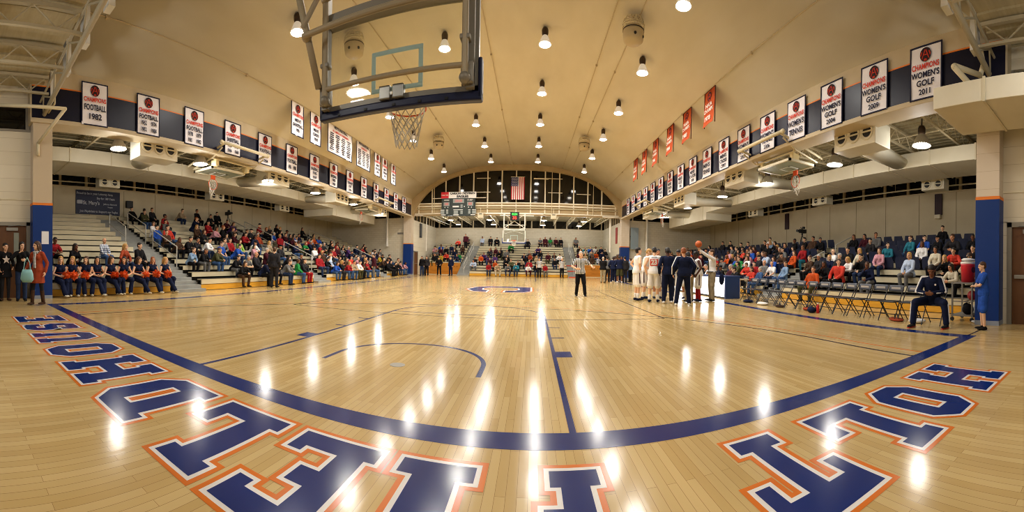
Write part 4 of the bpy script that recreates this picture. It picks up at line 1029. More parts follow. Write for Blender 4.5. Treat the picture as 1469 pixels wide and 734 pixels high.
mb = MB(); mb.tube((-1.0, -.40, 3.9), (-.5, -.2, 4.9), .03, seg=10); mb.tube((-.5, -.2, 4.9), (-.2, -.2, 8.5), .03, seg=10); mb.build('stay_pole', M_TUBE, t)
mb = MB(); mb.cbox((-.1, -.06, 3.09), (.13, .08, .15), .01); mb.cbox((.06, -.06, 3.09), (.13, .08, .15), .01); mb.build('rim_bracket', M_STEEL, t)
for x in (-.7, -.35, 0, .3, .6): mb = MB(); mb.cbox((x, -.055, 2.955), (.035, .02, .025)); mb.build('pad_clip', M_BLACK, t)
mb = MB(); mb.path([(-.28, -.2, 4.33), (-.2, -.22, 4.2), (-.12, -.22, 4.28), (-.05, -.2, 4.15)], .008, 6); mb.build('cable', M_BLACK, t)
# far goal
t = thing('basketball_goal', 'far basketball goal with white frame under the shot clock', 'basketball hoop', (CX, 30.05, 0))
board(t, 2.88, True, 1, M_WHITE, M_NAVY); rim(t, 3.05, -1)
mb = MB()
for k in (-1, 1): mb.tube((k * .86, .2, 2.95), (k * .86, .2, 5.3), .05, seg=10)
mb.tube((-2.4, .2, 5.28), (2.4, .2, 5.28), .05, seg=10); mb.tube((-1.2, .2, 5.15), (1.6, .2, 5.12), .04, seg=8); mb.build('hanging_frame', M_WHITE, t)
mb = MB()
for a, b in (((-.86, 5.25), (.86, 4.1)), ((.86, 5.25), (-.86, 4.1)), ((-.86, 4.1), (0, 3.9)), ((.86, 4.1), (0, 3.9)), ((-.8, 4.35), (.8, 4.35)), ((-.86, 3.6), (0, 3.85)), ((.86, 3.6), (0, 3.85))): mb.tube((a[0], .22, a[1]), (b[0], .22, b[1]), .03, seg=8)
mb.build('brace', M_WHITE, t)
t = thing('shot_clock', 'black shot clock with green and red digits above the far goal', 'clock', (CX + .02, 30.1, 4.72))
mb = MB(); mb.box((-.36, -.06, -.02), (.36, .06, .68), .01); mb.build('case', M_BLACK, t)
text(t, '0:24', (0, -.065, .50), .24, mat('green_digits', '3ad83a', .5, emit='3cf04a', es=2.5), 1.1, 'green_digits'); text(t, '35', (0, -.065, .2), .34, mat('red_digits', 'e03028', .5, emit='ff3424', es=2.5), 1.1, 'red_digits')
# folded practice goals
def side_goal(k, yc, lab):
    X = XL if k < 0 else XR
    t = thing('practice_goal', lab, 'basketball hoop', (X, yc, 0), 0, 'practice goals folded under the side bays')
    def P(o, y, z): return (k * (o - (.34 if k > 0 and o > .45 else 0)), y, z)
    mb = MB(); mb.tube(P(-.42, -1.28, 5.52), P(-.42, 1.28, 5.52), .06, seg=12)
    for y in (-1.28, 1.28): mb.sphere(P(-.42, y, 5.52), (.08, .08, .08), 12, 8)
    mb.build('top_bar', M_PIPE, t, True)
    for y in (-1.15, 1.15):
        mb = MB(); mb.tube(P(-.42, y, 5.5), P(1.9, y * .95, 5.10), .045, seg=10); mb.tube(P(-.3, y, 5.38), P(.2, y, 5.12), .03, seg=8); mb.tube(P(.2, y, 5.12), P(1.8, y * .8, 4.98), .03, seg=8); mb.tube(P(0.6, y, 5.32), P(.6, y * .9, 5.08), .025, seg=8); mb.build('fold_arm', M_PIPE, t)
    mb = MB(); mb.tube(P(.25, -1.15, 5.12), P(1.7, .9, 5.0), .022, seg=8); mb.tube(P(.25, 1.15, 5.12), P(1.7, -.9, 5.0), .022, seg=8); mb.tube(P(.3, -1.1, 5.1), P(.3, 1.1, 5.1), .03, seg=8); mb.tube(P(1.75, -.9, 4.99), P(1.75, .9, 4.99), .03, seg=8); mb.tube(P(1.0, -1, 5.05), P(1.0, 1, 5.05), .025, seg=8)
    mb.build('brace', M_PIPE, t)
    for y in (-.85, .85):
        mb = MB(); mb.cbox(P(.45, y, 4.98), (.3, .16, .24), .02); mb.build('pivot_plate', mat('pale_yellow_plate', 'd9c590', .5), t)
    z = 4.82
    mb = MB(); mb.box(P(.55, -.9, z), P(1.65, .9, z + .03)); g = mb.build('glass_panel', M_GLASSD, t)
    mb = MB()
    mb.box(P(.5, -.95, z - .02), P(.57, .95, z + .06)); mb.box(P(1.62, -.95, z - .02), P(1.70, .95, z + .06)); mb.box(P(.5, -.95, z - .02), P(1.7, -.88, z + .06)); mb.box(P(.5, .88, z - .02), P(1.7, .95, z + .06)); mb.build('board_frame', M_CREAM, t)
    mb = MB()
    for a, b in (((1.02, -.3), (1.07, .3)), ((1.47, -.3), (1.52, .3)), ((1.02, -.3), (1.52, -.25)), ((1.02, .25), (1.52, .3))): mb.box(P(a[0], a[1], z - .012), P(b[0], b[1], z - .004))
    mb.build('target_square', mat('target_white2', 'dfe5df', .5), g)
    mb = MB(); mb.cbox(P(1.58, 0, z - .09), (.05, .22, .18)); mb.torus(P(1.58, 0, z - .38), .235, .012, (1, 0, 0), 32, 8); r = mb.build('rim', M_RIM, t)
    n = MB()
    for i in range(12):                                             # slack net falling from the upright ring
        a = 2 * PI * i / 12; p = V(P(1.58, .235 * math.cos(a), z - .38 + .235 * math.sin(a)))
        q = V(P(1.58 + .10 + .05 * math.sin(3 * a), .10 * math.cos(a) + .03, z - .78 + .14 * math.sin(a + .6))); m_ = (p + q) / 2 + V((k * .07 * math.cos(a), .05 * math.sin(2 * a), -.03))
        n.path([p, m_, q], .007, 5)
        b = 2 * PI * (i + 1.5) / 12; p2 = V(P(1.58, .235 * math.cos(b), z - .38 + .235 * math.sin(b))); n.tube(p2, m_, .007, seg=5); n.tube(m_, (q + p2) / 2 + V((0, 0, -.1)), .007, seg=5)
    n.build('net', M_NET, r)
side_goal(-1, 10.28, 'practice goal folded flat under the beam near the third and fourth football banners')
side_goal(1, 10.28, "practice goal folded flat under the beam near the women's tennis banner")
side_goal(-1, 24.2, 'practice goal folded flat far along the cheerleader side beam')
side_goal(1, 24.2, 'practice goal folded flat far along the folding chair side beam')

# ------------------------------------------------------------------ scoreboard, flag, signs
t = thing('scoreboard', 'dark green scoreboard with white team sign hung in the far arch', 'scoreboard', (-6.40, 31.15, 5.22))
W = 2.98
mb = MB(); mb.box((-W / 2, 0, 0), (W / 2, .16, 1.52), .015); b_o = mb.build('board', mat('scoreboard_green', '2b3533', .5), t)
mb = MB(); mb.box((-W / 2 - .06, .02, 1.54), (W / 2 + .06, .14, 2.08), .01); sg = mb.build('team_sign', mat('sign_white', 'e8e4de', .5, emit='f4eee4', es=.12), t)
mb = MB(); mb.box((-W / 2 - .06, .005, 1.54), (-W / 2 + .62, .02, 2.08)); rp = mb.build('red_panel', mat('sign_red', 'd2202c', .5), sg)
text(sg, 'Coca-Cola', (-W / 2 + .28, 0, 1.82), .17, M_WPR, .8, 'script')
text(sg, 'CARSON - NEWMAN', (.36, .0, 1.94), .25, M_BLACK, .92, bold=.02); text(sg, 'EAGLES', (.36, .0, 1.67), .29, M_BLACK, 1.05, bold=.025)
M_PANEL2 = mat('score_window', '8f9693', .4); M_LIT = mat('score_digits', 'b06a68', .4, emit='d04a44', es=.35); M_CAP = mat('score_caption', 'd8dad6', .5)
def win_(x0, z0, x1, z1, m, nm): 
    mb = MB(); mb.box((x0, -.012, z0), (x1, .004, z1)); return mb.build(nm, m, b_o)
win_(-.47, 1.12, .50, 1.46, M_PANEL2, 'time_window'); text(b_o, '20:00', (.02, -.014, 1.29), .30, M_LIT, 1., 'digits')
for k, nm in ((-1, 'HOME'), (1, 'GUEST')):
    win_(k * 1.04 - .26, .86, k * 1.04 + .26, 1.20, M_PANEL2, 'score_window'); text(b_o, '00', (k * 1.04, -.014, 1.03), .30, M_LIT, 1., 'digits'); text(b_o, nm, (k * 1.04, -.014, 1.36), .17, M_CAP, 1.)
    for dx, w in ((-.30, .34), (.12, .20)):
        x = k * 1.1 + (dx if k < 0 else -dx); win_(x - w / 2, .18, x + w / 2, .46, M_PANEL2, 'foul_window'); win_(x - w / 2, .49, x + w / 2, .55, M_CAP, 'caption')
    win_(k * 1.3 - .2, .06, k * 1.3 + .2, .13, M_CAP, 'caption')
    for dx in (-.14, .12): 
        mb = MB(); mb.sphere((k * 1.04 + dx, -.01, .74), (.05, .02, .05), 10, 8); mb.build('bonus_light', M_CAP, b_o)
win_(-.5, .74, .06, .88, M_CAP, 'caption'); win_(.2, .68, .38, .98, M_PANEL2, 'period_window'); win_(.5, .76, .58, .86, M_CAP, 'caption')
win_(-.4, .16, -.02, .46, M_PANEL2, 'foul_window'); win_(.2, .16, .4, .46, M_PANEL2, 'foul_window'); win_(-.42, .5, .42, .56, M_CAP, 'caption'); win_(-.42, .06, .05, .13, M_CAP, 'caption')
mb = MB(); mb.tube((-2.4, .1, 1.56), (2.4, .1, 1.56), .04, seg=8); mb.build('hanging_rail', M_MULL, t)

# flag: hung lengthwise
fx, fw, fh = -1.29, 1.13, 1.90
M_FR, M_FW, M_FB = mat('flag_red', 'b0323c', .8), mat('flag_white', 'e4dcd8', .8), mat('flag_blue', '2a3468', .8)
def wave(x): return .025 * math.sin(x * 9)
mb = MB()
n = 26
for i in range(n):
    x0, x1 = -fw / 2 + fw * i / n, -fw / 2 + fw * (i + 1) / n
    mb.mi = 0 if (i // 2) % 2 == 0 else 1
    for z0, z1, cut in ((-fh, -.76, False), (-.76, 0, i < 14)):
        mb.mi = 2 if cut else (0 if (i // 2) % 2 == 0 else 1)
        q = [(x0, wave(x0), z0), (x1, wave(x1), z0), (x1, wave(x1), z1), (x0, wave(x0), z1)]
        vs = [mb.bm.verts.new(p) for p in q] + [mb.bm.verts.new((p[0], p[1] + .008, p[2])) for p in q]
        for f in ((0, 1, 2, 3), (7, 6, 5, 4), (0, 4, 5, 1), (2, 6, 7, 3), (1, 5, 6, 2), (3, 7, 4, 0)):
            ff = mb.bm.faces.new([vs[j] for j in f]); ff.material_index = mb.mi
fl = mb.build('national_flag', [M_FR, M_FW, M_FB], loc=(fx, 31.10, 8.50)); tag(fl, 'red white and blue national flag hung lengthwise in the far arch window', 'flag')
mb = MB(); up = Matrix.Rotation(PI / 2, 4, 'X')
for r_ in range(9):
    for c_ in range(6 if r_ % 2 == 0 else 5):
        x = -fw / 2 + .055 + c_ * .1 + (.05 if r_ % 2 else 0); z = -.07 - r_ * .078
        mb.prism([(x + p[0], z + p[1]) for p in star_pts(.03, .012)], .0 - wave(x) + .004, .0 - wave(x) + .010, up)
mb.build('stars', M_FW, fl)
mb = MB(); mb.tube((-.6, 0, .02), (.6, 0, .02), .02, seg=8); mb.build('flag_rod', M_MULL, fl)

for x, lab in ((-4.42, 'white box speaker hung on the far beam beside the scoreboard'), (1.78, 'white box speaker hung on the far beam on the referee side')):
    mb = MB(); mb.box((-.24, -.2, -.2), (.24, .2, .2), .02); o = mb.build('box_speaker', M_CREAM, loc=(x, 31.1, 5.20)); tag(o, lab, 'speaker')
    mb = MB(); mb.cbox((0, -.2, .14), (.26, .02, .06)); mb.build('handle', M_BLACK, o)
    mb = MB(); mb.tube((0, 0, .2), (0, 0, .7), .03, seg=8); mb.build('hanger', M_PIPE, o)
# wall sign over the empty bleachers
t = thing('wall_sign', 'navy sponsor sign with white writing on the rear wall above the empty bleachers', 'sign', (WL + .04, 7.80, 3.62), PI / 2)
mb = MB(); mb.box((-1.33, 0, 0), (1.33, .05, 1.32), .01); mb.build('panel', mat('sign_navy', '1b2342', .5), t)
M_SW = mat('sign_print', 'aeb2bd', .6)
text(t, 'Proud to be in your Lakeway Area', (-.2, -.004, 1.14), .17, M_SW, .9); text(t, 'Sky for 100 Years', (.45, -.004, .90), .17, M_SW, .9); text(t, "St. Mary's", (-.42, -.004, .63), .28, M_SW, .9); text(t, 'Jefferson Memorial', (.72, -.004, .60), .12, M_SW, .9); text(t, 'Hospital', (.72, -.004, .44), .1, M_SW, .9); text(t, 'Join Physicians to Support our Eagles', (.05, -.004, .17), .17, M_SW, .9)
mb = MB(); mb.cbox((-1.1, 0, .66), (.32, .012, .2), .03); mb.build('logo', M_SW, t)
mb = MB(); mb.box((WL, 9.5, 4.1), (WL + .2, 9.9, 4.5), .01); o = mb.build('wall_speaker', M_BLACK); tag(o, 'small black wall box under the dark windows beside the sponsor sign', 'speaker')
mb = MB(); mb.box((WR - .1, 8.05, 3.95), (WR - .03, 8.45, 5.0)); o = mb.build('wall_panel_sign', mat('dark_maroon_panel', '2e161c', .6)); tag(o, 'tall narrow dark panel on the rear wall behind the folding chairs, near end', 'sign')
mb = MB(); mb.box((WR - .22, 8.1, 3.75), (WR - .02, 8.4, 3.95), .01); mb.build('box', M_CREAM, o)
mb = MB(); mb.box((WR - .1, 19.6, 3.9), (WR - .03, 20.0, 5.0)); o = mb.build('wall_panel_sign', mat('dark_maroon_panel', '2e161c', .6)); tag(o, 'tall narrow dark panel on the rear wall behind the crowded far seats', 'sign')
mb = MB(); mb.box((WR - .03, 8.0, 3.2), (WR, 8.12, 3.36)); tag(mb.build('wall_switch', M_DKGREY), 'small switch plate on the rear wall below the tall dark panel', 'switch')
# steel panel by the far column
mb = MB(); mb.box((8.5, 30.9, 2.6), (9.2, 31.0, 4.5), .01); tag(mb.build('electrical_cabinet', mat('blue_grey_cabinet', '7d8a8f', .5)), 'tall blue grey cabinet beside the far blue column behind the huddles', 'cabinet')
mb = MB(); mb.lathe([(.09, 0), (.09, .003), (.08, .006), (0, .006)], (-1.52, 4.02, 0), 24); tag(mb.build('floor_cap', M_GREYPAINT), 'small round metal floor cap inside the near restricted arc', 'floor cap')
# ------------------------------------------------------------------ bleachers
M_BOARD = noisy('bench_board', 'd6cbab', 'cabd9b', 1.5, .5, stretch=(1, 1, 6))
M_SEATTOP = mat('bench_top_dark', '4a4742', .5)
M_FOOT = noisy('footboard_grey', '77746c', '6b6861', 2, .7)
M_KICK = noisy('yellow_oak', 'e0a838', 'cf962e', 2.5, .35, 5, (1, 1, 6))
M_STEP = noisy('concrete_step', '9a9a94', '8b8b86', 3, .8)
M_RAIL = mat('pale_steel_rail', 'c9c6bb', .4, .2)
TR, RS = .61, .254
def stand(kind, u0, u1, rows, front, dirv, lab, k0=0, boxfront=0., seats=None, kick=True):
    """u = along the rows; front = coordinate of the first seat; dirv: ('x', sign) or ('y', sign)"""
    t = thing('bleacher', lab, 'bleacher', group=None)
    ax, sg = dirv
    def bx(mb, d0, d1, z0, z1, a=u0, b=u1, bev=0.):
        p, q = front + sg * d0, front + sg * d1
        if ax == 'x': mb.box((p, a, z0), (q, b, z1), bev)
        else: mb.box((a, p, z0), (b, q, z1), bev)
    for k in range(k0, rows):
        z = .43 + RS * k; d = TR * k
        mb = MB(); bx(mb, d, d + .27, z - .035, z); bx(mb, d - .004, d + .03, z - .19, z - .034); o = mb.build('seat_board', M_BOARD, t)
        mb = MB(); bx(mb, d - .012, d + .275, z, z + .008); mb.build('seat_top', M_SEATTOP, o)
        mb = MB(); bx(mb, d + .25, d + (TR + .02 if k < rows - 1 else .55), z + RS - .46, z + RS - .43); o = mb.build('footboard', M_FOOT, t)
        mb = MB(); bx(mb, d + .235, d + .255, z - .4, z - .05); mb.build('riser', mat('shaded_riser', '2c2b29', .8), o)  # near-black colour paints in the shade of the gap between seat rows
    for uu in (u0, u1 - .03):
        mb = MB()
        for k in range(k0, rows):
            bx(mb, TR * k + .05, TR * (k + 1) + (.27 if k < rows - 1 else -.1), 0 if k == k0 else RS * k - .1, RS * (k + 1) - .02, uu, uu + .03)
        mb.build('side_panel', M_FOOT, t)
    if boxfront:
        mb = MB(); bx(mb, TR * k0 - .35, TR * k0 - .25, .05, boxfront - .08); mb.build('wooden_front', noisy('orange_oak', 'c8822a', 'b06f22', 1.5, .35, 5, (1, 1, 4)), t)
        mb = MB(); bx(mb, TR * k0 - .38, TR * k0 + .1, boxfront - .08, boxfront); bx(mb, TR * k0 - .37, TR * k0 - .24, 0, .05); mb.build('wooden_front_cap', M_BOARD, t)
    elif kick:
        mb = MB(); bx(mb, .02, .06, .015, .225); mb.build('kick_panel', M_KICK, t)
        mb = MB(); bx(mb, .05, .09, .0, .40); mb.build('gap_shade', M_BLACK, t)  # black board standing in for the shade behind the kick panel
    if seats:
        kk = seats[0]
        me = seats[3]
        n = int((u1 - u0) / .53)
        for k in range(kk, seats[1]):
            for i in range(n):
                u = u0 + (u1 - u0) * (i + .5) / n
                o = bpy.data.objects.new('seat_back', me); COL.objects.link(o); o.parent = t; o.location = (front + sg * (TR * k + .24), u, .43 + RS * k)
                o.rotation_euler = (0, 0, -PI / 2 if sg > 0 else PI / 2)
    return t
mb = MB(); mb.mi = 0
mb.loft([((0, .0, .06), V((.23, 0, 0)), V((0, .025, 0))), ((0, -.03, .28), V((.24, 0, 0)), V((0, .025, 0))), ((0, -.07, .46), V((.20, 0, 0)), V((0, .02, 0)))], seg=12); mb.box((-.22, .0, .015), (.22, .22, .05), .01); mb.box((-.03, -.01, -.02), (.03, .03, .1))
SEATB = mb.mesh('seat_back'); SEATB.materials.append(mat('navy_plastic_seat', '20263c', .4))
LB_ = 'bleachers behind the cheerleaders'
stand('L', 2.95, 7.42, 13, -11.0, ('x', -1), 'cream bleacher section behind the cheerleaders, mostly empty, under the sponsor sign')
stand('L', 8.76, 16.3, 13, -11.0, ('x', -1), 'cream bleacher section with scattered crowd between first and second aisles, cheerleader side')
stand('L', 17.65, 25.2, 13, -11.0, ('x', -1), 'packed bleacher section between second and third aisles, cheerleader side')
stand('L', 26.5, 31.1, 13, -11.0, ('x', -1), 'bleacher section beside the far end wall, cheerleader side')
stand('R', 2.95, 11.35, 8, 9.2, ('x', 1), 'bleacher section behind the folding chairs with cream benches and navy seats', seats=(3, 8, 0, SEATB))
stand('R', 12.65, 20.7, 8, 9.2, ('x', 1), 'bleacher section behind the scorers table with navy seats', seats=(2, 8, 0, SEATB))
stand('R', 22.0, 31.1, 8, 9.2, ('x', 1), 'bleacher section with navy seats by the far end wall, folding chair side', seats=(3, 8, 0, SEATB))
stand('F', -10.3, -6.78, 12, 32.9, ('y', 1), 'far bleacher section raised behind an orange wooden front, under the scoreboard', k0=3, boxfront=1.22)
stand('F', -5.62, 3.25, 12, 32.9, ('y', 1), 'middle far bleacher section behind the far goal')
stand('F', 4.42, 7.7, 12, 32.9, ('y', 1), 'far bleacher section raised behind an orange wooden front, beside the visitors huddle', k0=3, boxfront=1.22)
def aisle(u0, u1, rows, front, ax, sg, lab, edge=None):
    t = thing('stair_aisle', lab, 'stairs')
    for k in range(rows):
        for h in (0, 1):
            mb = MB(); d0 = TR * k + .305 * h - .3; z = RS * k + .127 * h + .1
            p, q = front + sg * d0, front + sg * (d0 + .32)
            if ax == 'x': mb.box((p, u0, max(z - .14, 0)), (q, u1, z))
            else: mb.box((u0, p, max(z - .14, 0)), (u1, q, z))
            mb.build('step', M_STEP, t)
            if edge and k in edge and h == 0:
                mb = MB(); mb.box((u0 + .05, front + sg * d0 - .012, z - .11), (u1 - .05, front + sg * d0 + .0, z - .01)); mb.build('step_sign', mat('red_step_sign', 'c4482e', .5), t)
    return t
aisle(7.44, 8.74, 13, -11.0, 'x', -1, 'grey stepped aisle between the first two bleacher sections, cheerleader side')
aisle(16.32, 17.63, 13, -11.0, 'x', -1, 'grey stepped aisle in the middle of the cheerleader side bleachers')
aisle(25.22, 26.48, 13, -11.0, 'x', -1, 'grey stepped aisle near the far end of the cheerleader side bleachers')
aisle(11.37, 12.63, 8, 9.2, 'x', 1, 'grey stepped aisle in the bleachers behind the folding chairs')
aisle(20.72, 21.98, 8, 9.2, 'x', 1, 'grey stepped aisle in the bleachers behind the scorers table')
aisle(-6.76, -5.64, 12, 32.9, 'y', 1, 'grey stepped aisle in the far bleachers below the scoreboard')
aisle(3.27, 4.40, 12, 32.9, 'y', 1, 'grey stepped aisle with red step signs in the far bleachers', edge=(0, 2, 4))
mb = MB(); mb.box((14.15, 2.2, 0), (16.5, 31.3, 2.05)); tag(mb.build('platform', M_FOOT), 'grey standing platform along the rear wall behind the navy seats', 'platform')
def handrail(pts, lab, drop=.95, mid=True):
    """sloping rail on posts; pts = (x, y, z of the tread)"""
    t = thing('handrail', lab, 'railing', pts[0], group='steel handrails on the bleacher aisles')
    o = V(pts[0]); P = [V(p) - o for p in pts]
    for p in P:
        mb = MB(); mb.tube(p, p + V((0, 0, drop)), .024, seg=8); mb.build('post', M_RAIL, t)
    mb = MB(); mb.path([p + V((0, 0, drop)) for p in P], .024); mb.build('top_rail', M_RAIL, t)
    if mid: mb = MB(); mb.path([p + V((0, 0, drop * .5)) for p in P], .018); mb.build('mid_rail', M_RAIL, t)
def lrail(y, k0, k1, lab): handrail([(-11.0 - TR * k + .2, y, RS * k) for k in (k0, k1)], lab)
lrail(8.72, 3, 6.2, 'lower handrail of the first aisle beside the dark-haired man in denim'); lrail(8.72, 7.3, 10.4, 'upper handrail of the first aisle, crowd edge'); lrail(7.46, 6.7, 9.6, 'upper handrail of the first aisle, empty section edge')
lrail(17.6, 2, 5.4, 'lower handrail of the middle aisle, cheerleader side'); lrail(17.6, 7, 11, 'upper handrail of the middle aisle, cheerleader side'); lrail(16.35, 8, 11.5, 'upper handrail of the middle aisle, near edge, cheerleader side')
lrail(26.45, 2, 5.4, 'lower handrail of the farther aisle, cheerleader side'); lrail(25.25, 7, 11, 'upper handrail of the farther aisle, cheerleader side')
handrail([(9.2 + TR * k, 11.4, RS * k) for k in (2.7, 4)], 'lower handrail of the aisle behind the folding chairs'); handrail([(9.2 + TR * k, 11.4, RS * k) for k in (5.2, 7.4)], 'upper handrail of the aisle behind the folding chairs')
for x, lab in ((-6.2, 'handrail up the middle of the far aisle below the scoreboard'), (3.85, 'handrail up the middle of the far aisle with red step signs')):
    handrail([(x, 32.9 + TR * k, RS * k) for k in (.3, 3.2)], 'lower ' + lab); handrail([(x, 32.9 + TR * k, RS * k) for k in (5, 9.5)], 'upper ' + lab)

# ------------------------------------------------------------------ folding chairs along the sideline
M_CHAIR = mat('charcoal_chair_steel', '2c2d33', .35, .4); M_CHAIRB = mat('grey_chair_back', '4a4d56', .35, .3)
def folding_chair(lab):
    t = thing('folding_chair', lab, 'chair', group='folding chairs along the sideline')
    mb = MB(); mb.box((-.20, -.19, .425), (.20, .20, .455), .012); mb.build('seat', M_CHAIR, t)
    mb = MB(); mb.loft([((0, -.262, .66), V((.205, 0, 0)), V((0, .012, 0))), ((0, -.275, .70), V((.215, 0, 0)), V((0, .012, 0))), ((0, -.29, .80), V((.205, 0, 0)), V((0, .012, 0))), ((0, -.295, .82), V((.17, 0, 0)), V((0, .01, 0)))], seg=14); mb.build('backrest', M_CHAIRB, t, True)
    mb = MB(); mb.cbox((0, -.265, .745), (.26, .006, .05)); mb.build('name_strip', mat('pale_strip', 'b9b2ab', .6), t)
    for k in (-1, 1):
        mb = MB(); mb.tube((k * .215, -.285, .80), (k * .215, .22, .0), .012, seg=8); mb.build('leg', M_CHAIR, t)
        mb = MB(); mb.tube((k * .195, .12, .43), (k * .195, -.27, .0), .012, seg=8); mb.build('leg', M_CHAIR, t)
    mb = MB(); mb.tube((-.215, .12, .15), (.215, .12, .15), .009, seg=6); mb.build('stretcher', M_CHAIR, t)
    mb = MB(); mb.tube((-.195, -.17, .11), (.195, -.17, .11), .009, seg=6); mb.build('stretcher', M_CHAIR, t)
    return t
ch0 = folding_chair('folding chair under the seated player in the navy warm-up'); ch0.location = (7.25, 3.72, 0); ch0.rotation_euler = (0, 0, PI / 2 + .1)
n = 14
for i in range(n):
    y = 4.45 + i * .50
    r = random.Random(i)
    dup(ch0, (7.38 + r.uniform(-.04, .04), y, 0), PI / 2 + r.uniform(-.12, .12), 'empty folding chair in the sideline row, %s counting from the seated player' % ORD[i + 1])
# ------------------------------------------------------------------ scorers table
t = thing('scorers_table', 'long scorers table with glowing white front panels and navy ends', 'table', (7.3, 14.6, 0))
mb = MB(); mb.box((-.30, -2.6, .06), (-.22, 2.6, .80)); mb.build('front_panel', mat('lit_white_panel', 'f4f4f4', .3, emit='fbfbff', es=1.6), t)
M_TNAVY = mat('navy_table_laminate', '1d3a6e', .35)
mb = MB(); mb.box((-.34, -2.66, .80), (.34, 2.66, .87), .01); mb.build('table_top', M_TNAVY, t)
mb = MB(); mb.box((-.33, -2.66, 0), (.30, -2.58, .80)); mb.build('end_panel', M_TNAVY, t)
mb = MB(); mb.box((-.33, 2.58, 0), (.30, 2.66, .80)); mb.build('end_panel', M_TNAVY, t)
mb = MB(); mb.box((-.31, -2.6, 0), (-.21, 2.6, .06)); mb.build('base_rail', M_BLACK, t)
mb = MB(); mb.box((-.36, -3.35, .70), (.30, -2.70, .74), .01); 
for x in (-.3, .24):
    for y in (-3.28, -2.78): mb.tube((x, y, 0), (x, y, .70), .018, seg=8)
o = mb.build('side_table', mat('side_table_top', 'b7a184', .5), loc=(7.75, 15.3, 0)); tag(o, 'small side table at the near end of the scorers table', 'table')
def bottle(name, x, y, z, m, lab, h=.22, r=.035):
    mb = MB(); mb.lathe([(0, 0), (r, .004), (r, h * .68), (r * .5, h * .82), (r * .45, h * .9)], (0, 0, 0), 16); o = mb.build(name, m, smooth=True, loc=(x, y, z)); mb = MB(); mb.lathe([(r * .5, h * .88), (r * .5, h), (0, h)], (0, 0, 0), 16); mb.build('cap', M_WHITE, o); tag(o, lab, 'bottle'); return o
bottle('cup', 7.62, 12.1, .74, M_WHITE, 'small white cup on the side table by the scorers table, front one', .12, .035); bottle('cup', 7.70, 12.3, .74, M_WHITE, 'small white cup on the side table by the scorers table, back one', .12, .035)
def bag(x, y, m, lab, s=(.25, .18, .14), name='gym_bag', cat='bag', seed=1):
    mb = MB(); mb.sphere((0, 0, s[2] * .5), (s[0], s[1], s[2] * .55), 18, 12); mb.sphere((s[0] * .3, .02, s[2] * .8), (s[0] * .5, s[1] * .6, s[2] * .35), 14, 10)
    o = mb.build(name, m, smooth=True, loc=(x, y, 0), rotz=seed); tag(o, lab, cat)
    mb = MB(); mb.torus((0, 0, s[2] * 1.05), s[0] * .35, .012, (0, 1, 0), 16, 6, 0, PI); mb.build('handle', M_BLACK, o); return o
bag(6.95, 7.25, cloth('navy'), 'dark navy bag on the floor in front of the folding chairs', (.15, .13, .15)); bottle('drink_bottle', 6.98, 7.05, 0, M_RED, 'red drink bottle standing on the floor beside the dark navy bag', .28, .04)
bag(7.1, 10.6, cloth('navy'), 'navy jacket bundle on the floor near the far folding chairs', (.25, .18, .08), 'jacket', 'clothing'); bag(7.0, 9.6, cloth('white'), 'crumpled white towel on the floor near the far folding chairs', (.2, .13, .09), 'towel', 'towel', 2)
bag(7.15, 8.9, cloth('brown'), 'brown shirt on the floor under the far folding chairs', (.25, .15, .05), 'shirt_heap', 'clothing'); bag(7.3, 4.75, cloth('rust'), 'rust brown shirt on the floor under the near folding chairs', (.28, .16, .06), 'shirt_heap', 'clothing'); bag(7.25, 4.15, cloth('white'), 'white towel on the floor beside the seated player', (.2, .16, .10), 'towel', 'towel', 2); bag(7.55, 4.35, cloth('black'), 'black shoe bag on the floor under the first empty folding chair', (.2, .12, .08))
bag(7.25, 7.75, cloth('rust'), 'rust orange shirt on the floor under the middle folding chairs', (.2, .14, .08), 'shirt_heap', 'clothing')
# ball cart with cooler
def ball(x, y, z, r, m, lab, seams=True):
    mb = MB(); mb.sphere((0, 0, 0), (r, r, r), 24, 16); o = mb.build('basketball', m, smooth=True, loc=(x, y, z)); tag(o, lab, 'ball')
    mb = MB()
    for ax in ((1, 0, 0), (0, 1, 0), (0, 0, 1)): mb.torus((0, 0, 0), r * .996, r * .02, ax, 32, 5)
    mb.build('seam', M_BLACK, o); return o
t = thing('ball_cart', 'grey steel cart with shelves on casters beside the near blue column', 'cart', (8.25, 3.35, 0))
M_CART = mat('cart_grey', '86827a', .45, .4)
for x in (-.30, .30):
    for y in (-.25, .25):
        mb = MB(); mb.box((x - .018, y - .018, .10), (x + .018, y + .018, .92)); mb.build('post', M_CART, t)
        mb = MB(); mb.torus((x, y, .055), .035, .018, (1, 0, 0), 16, 8); mb.cbox((x, y, .055), (.03, .05, .05)); mb.build('caster', M_BLACK, t)
for z in (.14, .90):
    mb = MB(); mb.box((-.33, -.28, z - .015), (.33, .28, z + .015)); mb.box((-.33, -.29, z - .03), (.33, -.27, z + .03)); mb.build('shelf', M_CART, t)
ball(8.22, 3.20, .60, .12, mat('red_ball', 'a8282c', .5), 'red basketball resting on the steel cart'); 
mb = MB(); mb.tube((7.95, 3.1, .47), (7.95, 3.6, .47), .012, seg=6); mb.tube((8.55, 3.1, .47), (8.55, 3.6, .47), .012, seg=6); mb.tube((7.95, 3.12, .475), (8.55, 3.12, .475), .012, seg=6); mb.tube((7.95, 3.30, .475), (8.55, 3.30, .475), .012, seg=6); o = mb.build('ball_rest', M_CART, t, loc=(-8.25, -3.35, 0))
t = thing('drink_cooler', 'red drink cooler with dark round badge on top of the steel cart', 'cooler', (8.28, 3.33, .915))
mb = MB(); mb.lathe([(0, 0), (.165, .0), (.185, .40), (.19, .44), (0, .44)], seg=28); mb.build('barrel', mat('cooler_red', 'cf2330', .35), t, True)
